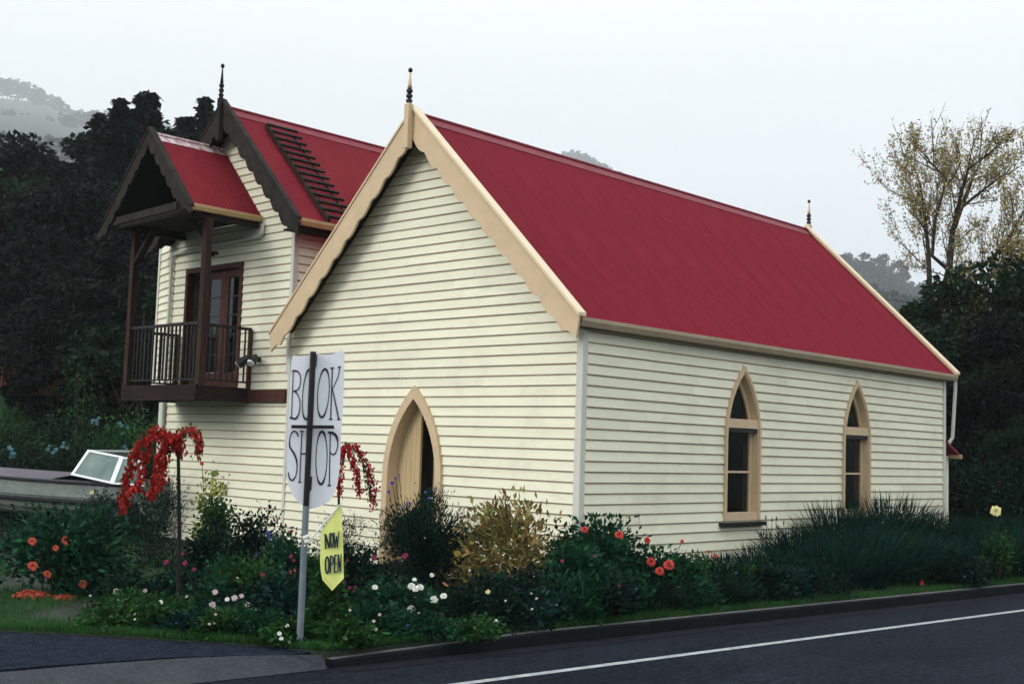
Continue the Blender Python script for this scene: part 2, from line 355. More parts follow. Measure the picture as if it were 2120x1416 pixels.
# ================================================================== CHURCH
CW, CL = 6.47, 11.27; XC = -3.235; RZ = 6.64; SL = 0.97; GZ = -0.3
def roofz(x, rz=RZ, xc=XC, s=SL): return rz-s*abs(x-xc)
church = empty('church', (XC, 5.6, GZ), 'small cream weatherboard church with steep red iron roof and pointed windows', 'church')
door_arch_o = Arch(-3.262, .655, 1.10, 2.50, -.3)
door_arch_i = Arch(-3.262, .535, 1.10, 2.30, -.3)
win_c = [(3.895, 'near'), (7.60, 'far')]
wins_o = [Arch(c, .50, 1.86, 3.00, .56) for c, _ in win_c]
def clip_row(z0, z1, u0, u1, arches, fn, parent, lim=None):
    zm = (z0+z1)/2
    L0, L1, R0, R1 = u0, u0, u1, u1
    if lim: L0, R0 = lim(z0); L1, R1 = lim(z1)
    cuts = []
    for a in arches:
        h0, h1 = a.half(z0+.001), a.half(z1-.001)
        if a.f > z0 and a.f < z1: h0 = h1 = (a.w if a.f < zm else 0)
        if h0 > 0 or h1 > 0:
            g = .04
            cuts.append((a.uc-max(h0-g, 0), a.uc-max(h1-g, 0), a.uc+max(h0-g, 0), a.uc+max(h1-g, 0)))
    cur = (L0, L1)
    for c in cuts:
        board(parent, fn, cur, (c[0], c[1]), z0, z1); cur = (c[2], c[3])
    board(parent, fn, cur, (R0, R1), z0, z1)
wall = empty('front_wall', (0, 0, 0), None, None); world_child(wall, church)
def gable_lim(rz, xc, s, x0, x1, off=.06):
    def f(z):
        h = max((rz-off-z)/s, 0); return max(x0, xc-h), min(x1, xc+h)
    return f
lim = gable_lim(RZ, XC, SL, -CW, 0)
for z0, z1 in rows(GZ, RZ-.12):
    clip_row(z0, z1, -CW, 0, [door_arch_o], WF, wall, lim)
swall = empty('side_wall', (0, 0, 0), None, None); world_child(swall, church)
for z0, z1 in rows(GZ, 3.40):
    clip_row(z0, z1, 0, CL, wins_o, WS, swall)
# hidden walls + floor (dark room behind the glass)
b = MB(); b.box(-CW, 0, CL-.02, CL+.02, GZ, 3.4)
b.prism([(-CW, 3.4), (0, 3.4), (XC, RZ-.08)], lambda u, z, d: (u, CL+d, z), -.02, .02)
b.box(-CW-.0, -CW+.06, .03, CL-.03, GZ, 3.4)
o = b.build('rear_wall', 'board'); world_child(o, church)
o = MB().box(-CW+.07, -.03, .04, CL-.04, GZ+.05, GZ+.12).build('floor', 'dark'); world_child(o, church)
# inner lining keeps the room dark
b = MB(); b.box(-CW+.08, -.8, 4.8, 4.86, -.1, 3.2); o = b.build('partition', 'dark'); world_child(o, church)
# corner boards
def corner(parent, x, y, z0, z1, sx, sy, wd=.062):
    b = MB(); b.box(min(x+sx*.046, x-sx*wd), max(x+sx*.046, x-sx*wd), min(y, y+sy*.046), max(y, y+sy*.046), z0, z1)
    b.box(min(x, x+sx*.045), max(x, x+sx*.045), min(y+sy*-.001, y-sy*wd), max(y+sy*-.001, y-sy*wd), z0, z1)
    o = b.build('corner_board', 'trim'); world_child(o, parent); return o
corner(church, 0, 0, GZ, 3.30, 1, -1); corner(church, 0, CL, GZ, 3.30, 1, 1)
o = MB().box(-CW-.03, -CW+.03, -.046, 0, GZ, 3.15).build('corner_board', 'trim'); world_child(o, church)

# corrugated roof sheet (shared meshes by length)
def sheet_mesh(length, ncorr=10, pitch=.076, amp=.0065, sink=0.0):
    seg = 6; n = ncorr*seg+1; V = []; F_ = []
    for j, s in enumerate((0, length)):
        for i in range(n): V.append((i*pitch/seg, s, amp*math.cos(2*math.pi*i/seg)))
    F_ = [(i, i+1, n+i+1, n+i) for i in range(n-1)]
    me = bpy.data.meshes.new('roof_sheet'); me.from_pydata(V, [], F_); me.shade_smooth(); return me
def roof_side(parent, mt, xc, rz, s, xe, y0, y1, ncorr=10, sgn=1):
    """lay sheets from ridge to eave at xe, running along y"""
    run = abs(xe-xc); L = math.hypot(run, run*s); me = sheet_mesh(L); me.materials.append(M[mt])
    wd = .76; n = math.ceil((y1-y0)/wd); wd2 = (y1-y0)/n; f = wd2/.76
    dn = Vector((sgn*run, 0, -run*s)).normalized(); along = Vector((0, 1, 0)); nn = along.cross(dn)
    if nn.z < 0: nn = -nn
    for i in range(n):
        o = bpy.data.objects.new('roof_sheet', me); COL.objects.link(o)
        org = Vector((xc, y0+i*wd2, rz))+nn*(.0014*(i % 2)+random.uniform(0, .001))
        m4 = Matrix(((along.x*f*1.01, dn.x, nn.x, org.x), (along.y*f*1.01, dn.y, nn.y, org.y), (along.z, dn.z, nn.z, org.z), (0, 0, 0, 1)))
        o.parent = parent; o.matrix_parent_inverse = Matrix.Identity(4); o.matrix_basis = m4
def deck_under(parent, xc, rz, s, xl, xr, y0, y1, mt='soffit', t=.05):
    b = MB()
    for xe in (xl, xr):
        if xe is None: continue
        ze = rz-s*abs(xe-xc)
        V = [(xc, y0, rz-.012), (xe, y0, ze-.012), (xe, y1, ze-.012), (xc, y1, rz-.012), (xc, y0, rz-.012-t), (xe, y0, ze-.012-t), (xe, y1, ze-.012-t), (xc, y1, rz-.012-t)]
        b.add(V, [(0, 1, 2, 3), (7, 6, 5, 4), (0, 4, 5, 1), (1, 5, 6, 2), (2, 6, 7, 3), (3, 7, 4, 0)])
    return b.build('roof_lining', mt, parent)
def ridge_cap(parent, xc, rz, s, y0, y1, mt='ridge', r=.032, fl=.15):
    b = MB(); b.tube([(xc, y0, rz+.03), (xc, y1, rz+.03)], r, 10)
    for sg in (-1, 1):
        V = [(xc, y0, rz+.03), (xc+sg*fl, y0, rz+.018-s*fl), (xc+sg*fl, y1, rz+.018-s*fl), (xc, y1, rz+.03)]
        V += [(x, y, z-.006) for x, y, z in V]
        b.add(V, [(0, 1, 2, 3), (7, 6, 5, 4), (0, 4, 5, 1), (1, 5, 6, 2), (2, 6, 7, 3), (3, 7, 4, 0)])
    return b.build('ridge_cap', mt, parent, smooth=False)
roof = empty('roof', (0, 0, 0), None, None); world_child(roof, church)
RY0, RY1 = -.30, CL+.22
roof_side(roof, 'roof', XC, RZ, SL, .17, RY0, RY1, sgn=1)
roof_side(roof, 'roof', XC, RZ, SL, -6.445, RY0, RY1, sgn=-1)
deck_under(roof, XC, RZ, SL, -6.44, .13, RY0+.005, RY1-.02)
ridge_cap(roof, XC, RZ, SL, RY0+.02, RY1)
# gutters
def gutter(parent, x, z, y0, y1, mt, sgn=1, h=.115, wd=.11):
    P = [(0, 0), (.008, 0), (.008, -h+.02), (wd*.75, -h+.012), (wd-.006, -h*.45), (wd-.004, 0), (wd+.004, .004), (wd+.006, -h*.4), (wd*.82, -h), (0, -h)]
    b = MB(); b.prism([(x+sgn*(u-.0), z+v) for u, v in P], lambda u, zz, d: (u, d, zz), y0, y1)
    return b.build('gutter', mt, parent)
gutter(roof, .095, 3.355, RY0+.03, RY1+.03, 'gutter')
o = MB().box(.036, .094, RY0+.06, RY1-.03, 3.22, 3.335).build('fascia', 'gutter', roof)
# barge boards
def barge(parent, xc, z_ap, s, xend, y, depth, th, mt, scal=.36, amp=.035, endcut=True, name='bargeboard'):
    sg = 1 if xend > xc else -1; run = abs(xend-xc); n = int(run/.02)
    T = []; B = []
    c = 1/math.hypot(1, s); per = scal*c
    for i in range(n+1):
        u = run*i/n; zt = z_ap-s*u
        ph = (u/per) % 1.0
        wv = amp*abs(math.sin(math.pi*ph))
        dz = depth+wv
        T.append((xc+sg*u, zt)); B.append((xc+sg*u, zt-dz))
    b = MB()
    b.band(T, B, lambda u, z, d: (u, d, z), y, y+th)
    if endcut:       # pointed tail with a hollow cut
        zt = z_ap-s*run; P = []
        x0 = xc+sg*run
        P = [(x0-sg*.16, zt+s*.16-.05), (x0, zt), (x0+sg*.015, zt-.06), (x0-sg*.015, zt-.15), (x0-sg*.03, zt-depth*.62), (x0-sg*.13, zt-depth*.62-.0+.02), (x0-sg*.26, zt-depth*.60), (x0-sg*.34, zt-depth*.62)]
    o = b.build(name, mt); world_child(o, parent); return o
def barge_cap(parent, xc, z_ap, s, xend, y0, y1, mt, t=.035):
    sg = 1 if xend > xc else -1; run = abs(xend-xc)
    z2 = z_ap-s*run
    V = [(xc, y0, z_ap), (xend, y0, z2), (xend, y1, z2), (xc, y1, z_ap)]; V += [(x, y, z+t*1.35) for x, y, z in V]
    o = MB().add(V, [(3, 2, 1, 0), (4, 5, 6, 7), (0, 1, 5, 4), (1, 2, 6, 5), (2, 3, 7, 6), (3, 0, 4, 7)]).build('barge_cap', mt); world_child(o, parent); return o
def barge2(parent, xc, z_ap, s, xend, y, depth, th, mt, scal=.42, amp=.065, inner0=.0):
    """scalloped bargeboard: outline polygon with scalloped underside and a hollow-cut tail"""
    sg = 1 if xend > xc else -1; run = abs(xend-xc); c = 1/math.hypot(1, s); per = scal*c
    tail = .30; T = []; B = []; n = max(int((run-tail)/.02), 4)
    for i in range(n+1):
        u = (run-tail)*i/n; ph = (u/per) % 1.0
        T.append((xc+sg*u, z_ap-s*u)); B.append((xc+sg*u, z_ap-s*u-depth-amp*abs(math.sin(math.pi*ph))+amp*.5))
    b = MB(); b.band(T, B, lambda u, z, d: (u, d, z), y, y+th)
    u0 = run-tail; zt0 = z_ap-s*u0; zte = z_ap-s*run
    lo = B[-1][1]
    Tt = [(xc+sg*u0, zt0), (xc+sg*(u0+.1), zt0-s*.1), (xc+sg*(u0+.2), zt0-s*.2), (xc+sg*run, zte)]
    Bt = [(xc+sg*u0, lo), (xc+sg*(u0+.1), lo+.005), (xc+sg*(u0+.17), lo-.035), (xc+sg*(run-.05), lo-.105)]
    b.band(Tt, Bt, lambda u, z, d: (u, d, z), y+.0004, y+th-.0004)
    o = b.build('bargeboard', mt); world_child(o, parent); return o
barge2(church, XC, 6.72, SL, .215, -.345, .46, .04, 'tan')
barge2(church, XC, 6.72, SL, -6.66, -.346, .46, .04, 'tan')
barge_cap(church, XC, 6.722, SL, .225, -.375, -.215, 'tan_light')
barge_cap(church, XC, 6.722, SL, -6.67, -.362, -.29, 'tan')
barge2(church, XC, 6.72, SL, .215, CL+.22, .3, .04, 'tan')
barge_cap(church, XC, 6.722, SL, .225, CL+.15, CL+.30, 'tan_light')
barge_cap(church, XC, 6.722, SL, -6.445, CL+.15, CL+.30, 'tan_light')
# soffit lining strips behind the front barges
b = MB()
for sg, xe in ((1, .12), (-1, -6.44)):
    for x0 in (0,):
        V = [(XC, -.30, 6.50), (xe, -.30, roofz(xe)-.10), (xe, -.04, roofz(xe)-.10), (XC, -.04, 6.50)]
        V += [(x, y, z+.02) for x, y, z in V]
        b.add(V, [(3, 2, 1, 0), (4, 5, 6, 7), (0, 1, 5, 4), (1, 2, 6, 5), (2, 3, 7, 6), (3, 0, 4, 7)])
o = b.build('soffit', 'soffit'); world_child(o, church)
# finials
def lathe(b, x, y, prof, n=14):
    k = len(b.V)
    V = [(x+r*math.cos(2*math.pi*j/n), y+r*math.sin(2*math.pi*j/n), z) for r, z in prof for j in range(n)]
    F_ = [(i*n+j, i*n+(j+1) % n, (i+1)*n+(j+1) % n, (i+1)*n+j) for i in range(len(prof)-1) for j in range(n)]
    F_ += [tuple(range(n))[::-1], tuple(range((len(prof)-1)*n, len(prof)*n))]
    b.add(V, F_)
def finial(parent, x, y, zb, zt, mpost, mdark, mspire, wd=.05, zc=6.78):
    f = empty('finial', (0, 0, 0), None, None); world_child(f, parent)
    b = MB(); b.box(x-wd, x+wd, y-wd, y+wd, zb, zc); lathe(b, x, y, [(wd*.9, zc), (wd*.8, zc+.02), (wd*.8, zc+.021)]); b.build('post', mpost, f)
    h = zt-zc
    b = MB(); p = []
    for k in range(3):
        z = zc+.02+h*.135*k
        p += [(wd*.55, z), (wd*1.0, z+h*.03), (wd*1.0, z+h*.09), (wd*.55, z+h*.12)]
    lathe(b, x, y, p); b.build('turned_collar', mdark, f, smooth=False)
    zs = zc+.02+h*.40
    b = MB(); lathe(b, x, y, [(wd*.72, zs), (wd*.6, zs+h*.1), (wd*.22, zt-h*.13)]); b.build('spire', mspire, f, smooth=True)
    b = MB(); lathe(b, x, y, [(.006, zt-h*.135), (.028, zt-h*.12), (.036, zt-h*.075), (.028, zt-h*.03), (.004, zt)]); b.build('ball', mdark, f, smooth=True)
    return f
finial(church, -3.262, -.40, 6.10, 7.36, 'tan', 'black', 'tan')
finial(church, -3.235, CL+.30, 6.3, 7.36, 'tan', 'black', 'tan')
# door
door = empty('door', (0, 0, 0), None, None); world_child(door, church)
ao, ai = door_arch_o.outline(), door_arch_i.outline()
b = MB(); b.band(ao, ai, WF, .0, .075); b.build('door_casing', 'tan', door)
b = MB(); am = Arch(-3.262, .56, 1.10, 2.34, -.3).outline(); ai2 = Arch(-3.262, .530, 1.10, 2.292, -.3).outline(); b.band(am, ai2, WF, -.28, -.0012); b.build('door_reveal', 'tan', door)
a2 = Arch(-3.262, .53, 1.10, 2.30, -.25)
# left leaf closed, right leaf ajar, both of vertical boards
def topz(u):
    du = abs(u+3.262)
    return a2.s+math.sqrt(max(a2.r**2-(du+a2.c)**2, 0)) if du < a2.w else 1.1
def door_leaf(ua, ub, fn, nb=5):
    for i in range(nb):
        u0 = ua+(ub-ua)*i/nb+.002; u1 = ua+(ub-ua)*(i+1)/nb-.002
        P = [(u0, -.25), (u1, -.25), (u1, topz(u1)-.015), ((u0+u1)/2, topz((u0+u1)/2)-.015), (u0, topz(u0)-.015)]
        MB().prism(P, fn, -.02, .02).build('plank', 'door', door)
door_leaf(-3.79, -3.285, lambda u, z, d: (u, .15-d, z))
ta = R(25)
door_leaf(-3.26, -2.735, lambda u, z, d: (-2.735+(u+2.735)*math.cos(ta)-d*math.sin(ta), .15-(u+2.735)*math.sin(ta)-d*math.cos(ta), z))
b = MB(); b.box(-3.85, -2.68, -.30, .02, -.30, -.22); o = b.build('door_step', 'kerb', door)
# gothic windows
def gothic_window(c):
    wn = empty('window', (0, 0, 0), None, None); world_child(wn, church)
    A0 = Arch(c, .50, 1.86, 3.00, .60); A1 = Arch(c, .455, 1.86, 2.92, .60); A2 = Arch(c, .43, 1.86, 2.88, .66)
    b = MB(); b.band(A0.outline(), A1.outline(), WS, 0, .07); b.build('casing', 'tan', wn)
    b = MB(); b.band(A1.outline(), A2.outline(), WS, -.17, .055); b.build('reveal', 'tan', wn)
    A3 = Arch(c, .37, 1.86, 2.76, .72)
    b = MB(); b.band(A2.outline(), A3.outline(), WS, -.105, -.065); b.build('sash_frame', 'tan', wn)
    MB().box(-.06, .052, c-.43, c+.43, 2.03, 2.17).build('transom', 'tan', wn)
    MB().box(-.058, .035, c-.40, c+.41, 1.965, 2.028).build('transom_strip', 'black', wn)
    MB().box(-.108, -.062, c-.39, c+.39, 1.33, 1.362).build('glazing_bar', 'tan', wn)
    MB().box(-.16, .050, c-.452, c+.452, .60, .72).build('bottom_rail', 'tan', wn)
    MB().box(-.02, .12, c-.60, c+.61, .515, .575).build('sill', 'black', wn)
    G_ = Arch(c, .39, 1.86, 2.80, .70)
    MB().box(-.092, -.086, c-.38, c+.38, .70, 1.345).build('pane', 'glass', wn)
    MB().box(-.092, -.086, c-.38, c+.38, 1.347, 2.05).build('pane', 'glass', wn)
    P = [(c-.385, 2.10)]+[(c-G_.half(z), z) for z in np.linspace(2.10, 2.79, 9)]+[(c+G_.half(z), z) for z in np.linspace(2.79, 2.10, 9)]
    MB().prism(P[1:], WS, -.092, -.086).build('pane', 'glass', wn)
    MB().box(-.50, -.17, c-.42, c+.42, .66, .70).build('inner_ledge', 'tan', wn)
    return wn
for c, _ in win_c: gothic_window(c)
def card(c, y0, y1, h, mt, lab, x=-.30, name='book'):
    o = MB().box(x, x+.03, y0, y1, .701, .701+h).build(name, mt); tag(o, lab, 'book', 'books on the church window ledges'); return o
card(3.9, 3.60, 3.80, .17, 'paper', 'pale book propped at the left of the near church window ledge')
card(3.9, 3.90, 4.06, .21, 'paper_blue', 'bluish book propped at the right of the near church window ledge')
card(7.6, 7.42, 7.50, .14, 'paper_blue', 'small bluish book on the far church window ledge')
card(7.6, 7.60, 7.70, .19, 'pet_cream', 'cream book standing on the far church window ledge')
# far corner downpipe
b = MB(); b.tube([(.14, CL+.26, 3.24), (.14, CL+.27, 3.1), (.09, CL+.25, 2.1), (.03, CL+.16, 1.95)], .035, 10); o = b.build('downpipe', 'trim'); world_child(o, church)
# rear lean-to
b = MB(); V = [(-2.2, CL+.03, 2.15), (.06, CL+.03, 2.05), (.10, CL+.55, 1.80), (-2.2, CL+.55, 1.80)]; V += [(x, y, z-.05) for x, y, z in V]
b.add(V, [(0, 1, 2, 3), (7, 6, 5, 4), (0, 4, 5, 1), (1, 5, 6, 2), (2, 6, 7, 3), (3, 7, 4, 0)]); o = b.build('porch_roof', 'ridge'); world_child(o, church)
o = MB().box(-.1, .14, CL+.53, CL+.61, 1.68, 1.77).build('porch_gutter', 'gutter_tan'); world_child(o, church)
o = MB().box(-2.1, -.1, CL+.04, CL+.5, GZ, 1.74).build('porch_wall', 'board'); world_child(o, church)

# ================================================================== TWO STOREY ANNEXE
AX0, AX1, AXC = -10.35, -6.50, -8.42; ARZ = 7.62; ASL = 1.0
house = empty('house', (AXC, 4.5, GZ), 'two storey cream weatherboard house with dark scalloped gables behind the church', 'house')
hw = empty('front_wall', (0, 0, 0), None, None); world_child(hw, house)
class Rect:
    def __init__(s, u0, u1, z0, z1): s.uc = (u0+u1)/2; s.w = (u1-u0)/2+.04; s.f = z0; s.a = z1
    def half(s, z): return s.w if s.f <= z+.002 and z < s.a else 0
dr = Rect(-9.86, -8.02, 2.50, 4.78)
alim = gable_lim(ARZ, AXC, ASL, AX0, AX1)
for z0, z1 in rows(GZ, ARZ-.1):
    segs = []
    l0, r0 = alim(z0); l1, r1 = alim(z1)
    if z0 < 4.78 and z1 > 2.5:
        board(hw, WF, (l0, l1), (-9.86, -9.86), z0, z1); board(hw, WF, (-8.02, -8.02), (r0, r1), z0, z1)
    else: board(hw, WF, (l0, l1), (r0, r1), z0, z1)
hs = empty('side_wall', (0, 0, 0), None, None); world_child(hs, house)
def WS2(u, z, d): return (AX1-.03+d, u, z)
for z0, z1 in rows(2.8, 5.25): board(hs, WS2, (.03, .03), (4.6, 4.6), z0, z1)
o = MB().box(AX1-.05, AX1-.03, 4.6, 9.0, GZ, 5.3).box(AX0, AX0+.05, .03, 9.0, GZ, 5.3).box(AX0+.05, AX1-.05, 8.95, 9.0, GZ, 5.3).build('rear_wall', 'board'); world_child(o, house)
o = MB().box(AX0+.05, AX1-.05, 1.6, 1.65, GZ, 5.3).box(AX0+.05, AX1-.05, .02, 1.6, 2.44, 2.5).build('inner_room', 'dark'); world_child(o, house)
# angled wing at the left of the upper storey
th = R(15); ca, sa = math.cos(th), math.sin(th); WL = .98
wing = empty('wing_wall', (0, 0, 0), None, None); world_child(wing, house)
def WW(u, z, d): return (AX0-u*ca-d*sa, u*sa-d*ca, z)
for z0, z1 in rows(2.30, 5.35): board(wing, WW, (.0, .0), (WL, WL), z0, z1)
b = MB(); b.prism([WW(0, 0, -.02)[:2], WW(WL, 0, -.02)[:2], (AX0-WL, 3.0), (AX0, 3.0)], lambda u, z, d: (u, z, d), 2.29, 5.4); b.build('wing_backing', 'board', wing)
b = MB(); b.beam(WW(WL, 2.3, .02), WW(WL, 5.35, .02), .06, .06, (0, 1, 0)); b.build('corner_board', 'trim', wing)
o = MB().box(AX0-.26, AX0-.02, -.03, .25, GZ, 2.26).build('corner_pier', 'trim'); world_child(o, house)
for i in range(9):
    z = 2.1-.17*i; raw('drain_hole', [(AX0-.12+.012*math.cos(t), -.0325, z+.012*math.sin(t)) for t in np.linspace(0, 2*math.pi, 8, endpoint=False)]+[(AX0-.12+.012*math.cos(t), -.0295, z+.012*math.sin(t)) for t in np.linspace(0, 2*math.pi, 8, endpoint=False)],
        [tuple(range(8)), tuple(range(15, 7, -1))]+[(k, (k+1) % 8, 8+(k+1) % 8, 8+k) for k in range(8)], 'soffit').parent = o
    c_ = bpy.data.objects[-1] if False else None
for ch in o.children: ch.matrix_parent_inverse = Matrix.Translation(-Vector(house.location)) if False else Matrix.Identity(4)
b = MB().box(AX1-.065, AX1+.012, -.047, -.002, 2.75, 5.3).box(AX1-.03, AX1+.012, -.001, .05, 2.75, 5.3); o = b.build('corner_board', 'trim'); world_child(o, house)
hr = empty('roof', (0, 0, 0), None, None); world_child(hr, house)
HY0, HY1 = -.34, 9.2
roof_side(hr, 'roof_o', AXC, ARZ, ASL, -6.14, HY0, HY1, sgn=1)
roof_side(hr, 'roof_o', AXC, ARZ, ASL, -10.7, HY0, HY1, sgn=-1)
deck_under(hr, AXC, ARZ, ASL, -10.66, -6.18, HY0+.01, HY1-.02)
ridge_cap(hr, AXC, ARZ, ASL, HY0+.02, HY1, mt='ridge')
gutter(hr, -6.20, 5.36, HY0+.05, HY1, 'gutter_tan')
MB().box(-6.26, -6.205, HY0+.06, HY1-.05, 5.16, 5.32).box(-6.50, -6.262, HY0+.06, HY1-.05, 5.17, 5.20).build('fascia', 'soffit', hr)
barge2(house, AXC, 7.74, ASL, -5.93, -.385, .42, .045, 'darkwood', scal=.38, amp=.09)
barge2(house, AXC, 7.74, ASL, -10.9, -.386, .42, .045, 'darkwood', scal=.38, amp=.09)
barge_cap(house, AXC, 7.742, ASL, -5.97, -.40, -.30, 'darkwood'); barge_cap(house, AXC, 7.742, ASL, -10.9, -.40, -.30, 'darkwood')
finial(house, -8.42, -.42, 7.0, 8.43, 'darkwood', 'darkwood', 'darkwood', wd=.045, zc=7.78)
# red-brown floor beam and downpipe
o = MB().box(-7.6, AX1+.0, -.095, -.034, 2.26, 2.47).build('floor_beam', 'redwood'); world_child(o, house)
b = MB(); b.tube([(-7.42, -.05, 5.42), (-7.42, -.075, 5.24), (-7.50, -.075, 5.19), (-10.25, -.075, 5.12), (-10.36, -.075, 5.05), (-10.37, -.075, -.25)], .036, 8)
o = b.build('downpipe', 'trim'); world_child(o, house)
# french doors
fd = empty('french_door', (0, 0, 0), None, None); world_child(fd, house)
MB().box(-9.88, -9.80, -.05, .10, 2.5, 4.80).box(-8.09, -8.00, -.05, .10, 2.5, 4.80).box(-9.80, -8.09, -.05, .10, 4.70, 4.80).box(-9.80, -8.09, -.04, .10, 2.5, 2.55).build('door_frame', 'redwood', fd)
def leaf(u0, u1, fn, nm='door_leaf', st=.13, c0=0.0):
    b = MB(); d0, d1 = .0, .045
    def bx(a, b_, z0, z1): b.prism([(a, z0), (b_, z0), (b_, z1), (a, z1)], fn, d0, d1)
    bx(u0, u0+st, 2.56, 4.68); bx(u1-st, u1, 2.56, 4.68); bx(u0+st, u1-st, 2.56, 2.80); bx(u0+st, u1-st, 4.55, 4.68)
    o = b.build(nm, 'redwood', fd)
    for i in range(1, 5):
        z = 2.80+1.75*i/5; q = MB(); q.prism([(u0+st, z-.012), (u1-st, z-.012), (u1-st, z+.012), (u0+st, z+.012)], fn, .005, .04); q.build('glazing_bar', 'iron', o)
    for i in range(5):
        z = 2.80+1.75*i/5; q = MB(); q.prism([(u0+st, z+.013), (u1-st, z+.013), (u1-st, z+.337), (u0+st, z+.337)], fn, .018, .024); q.build('pane', 'glass', o)
    q = MB(); n = 14
    A_ = [(u0+c0+st-.02+(u1-u0-c0-2*st+.04)*i/n) for i in range(n+1)]
    V = []; F_ = []
    for i, a in enumerate(A_):
        dd = .006+.005*math.sin(i*2.1); V += [fn(a, 2.75, dd), fn(a, 4.6, dd)]
    F_ = [(2*i, 2*i+2, 2*i+3, 2*i+1) for i in range(n)]
    raw('curtain', V, F_, 'curtain', o, smooth=True)
leaf(-9.30, -8.60, lambda u, z, d: (u, .06-d, z), st=.16)
leaf(-8.59, -8.095, lambda u, z, d: (u, .06-d, z), st=.08, c0=.24)
# balcony
bal = empty('balcony', (0, 0, 0), None, None); world_child(bal, house)
BX0, BX1, BY = -10.0, -7.62, -1.10
MB().box(BX0-.05, BX1+.04, BY-.05, BY, 2.24, 2.51).build('front_beam', 'deckwood', bal)
MB().box(BX0-.05, BX0, BY+.002, -.04, 2.25, 2.50).build('side_beam', 'deckwood', bal)
MB().box(BX1-.01, BX1+.04, BY+.002, -.04, 2.25, 2.50).build('side_beam', 'deckwood', bal)
for i in range(9):
    y = BY+.02+i*.117; MB().box(BX0+.002, BX1-.012, y, y+.108, 2.462, 2.492).build('deck_board', 'deckwood', bal)
for i in range(5):
    x = BX0+.2+i*.48; MB().box(x, x+.05, BY+.003, -.05, 2.28, 2.459).build('joist', 'deckwood', bal)
RTOP = 3.565
def rail(a, b_, z, hh=.05, wd=.06): MB().beam((*a, z), (*b_, z), wd, hh).build('handrail', 'iron', bal)
rail((BX0-.02, BY), (BX1+.02, BY), RTOP); rail((BX0, BY+.03), (BX0, -.06), RTOP-.04); rail((BX1, BY+.03), (BX1, -.06), RTOP-.02)
rail((BX0, BY), (BX1, BY), 2.60, .03, .035); rail((BX1, BY+.02), (BX1, -.05), 2.60, .03, .035); rail((BX0, BY+.02), (BX0, -.05), 2.60, .03, .035)
for i in range(1, 19):
    x = BX0+(BX1-BX0)*i/19; MB().box(x-.014, x+.014, BY-.014, BY+.014, 2.615, RTOP-.025).build('baluster', 'iron', bal)
for x, dz in ((BX0, .065), (BX1, .045)):
    for i in range(1, 9):
        y = BY+(-.06-BY)*i/9; MB().box(x-.012, x+.012, y-.012, y+.012, 2.615, RTOP-dz).build('baluster', 'iron', bal)
MB().box(BX1-.03, BX1+.03, -.10, -.04, 2.5, RTOP-.046).build('newel_post', 'redwood', bal)
MB().box(BX0-.04, BX0+.04, -.12, -.04, 2.5, RTOP-.07).build('newel_post', 'redwood', bal)
# porch roof over the balcony
PXC, PRZ, PSL = -8.81, 6.93, 1.07; PY0 = -1.52
po = empty('porch_roof', (0, 0, 0), None, None); world_child(po, house)
roof_side(po, 'roof_o', PXC, PRZ, PSL, -7.50, PY0, -.035, sgn=1)
roof_side(po, 'roof_o', PXC, PRZ, PSL, -10.12, PY0, -.035, sgn=-1)
deck_under(po, PXC, PRZ, PSL, -10.10, -7.53, PY0+.01, -.04)
ridge_cap(po, PXC, PRZ, PSL, PY0+.03, -.04, mt='ridge_worn', fl=.11)
gutter(po, -7.56, 5.56, PY0+.04, -.045, 'gutter_tan', h=.10, wd=.10)
gutter(po, -10.06, 5.56, PY0+.04, -.045, 'gutter_tan', sgn=-1, h=.10, wd=.10)
MB().box(-10.0, -7.6, PY0+.06, PY0+.16, 5.38, 5.54).box(-7.66, -7.57, PY0+.17, -.05, 5.36, 5.52).box(-10.05, -9.96, PY0+.17, -.05, 5.36, 5.52).box(-9.95, -7.67, PY0+.2, -.05, 5.50, 5.515).build('plate_beam', 'darkwood', po)
barge2(house, PXC, 7.02, PSL, -7.28, -1.60, .30, .05, 'darkwood', scal=.30, amp=.08)
barge2(house, PXC, 7.02, PSL, -10.44, -1.601, .30, .05, 'darkwood', scal=.30, amp=.08)
barge_cap(house, PXC, 7.022, PSL, -7.36, -1.62, -1.50, 'darkwood'); barge_cap(house, PXC, 7.022, PSL, -10.3, -1.62, -1.50, 'darkwood')
b = MB(); b.beam((-9.62, -1.66, 5.44), (-7.62, -1.66, 5.50), .06, .13); o = b.build('tie_beam', 'darkwood'); world_child(o, house)
for x in (-9.93, -7.54):
    b = MB(); b.box(x-.062, x+.062, BY-.062, BY+.062, 2.51, 5.37); o = b.build('post', 'postwood'); world_child(o, bal); o.parent = bal; o.matrix_parent_inverse = Matrix.Identity(4)
b = MB(); b.beam((-9.90, BY, 4.75), (-9.25, BY, 5.38), .07, .12, (0, 1, 0)); o = b.build('brace', 'darkwood', po)
b = MB(); b.beam((-7.60, BY, 4.95), (-8.05, BY, 5.38), .06, .10, (0, 1, 0)); o = b.build('brace', 'darkwood', po)
o = MB().tube([(-8.86, -.04, 5.02), (-8.86, -.12, 5.02), (-8.83, -.16, 4.97)], [.03, .03, .05], 8).build('porch_lamp', 'iron'); world_child(o, house)

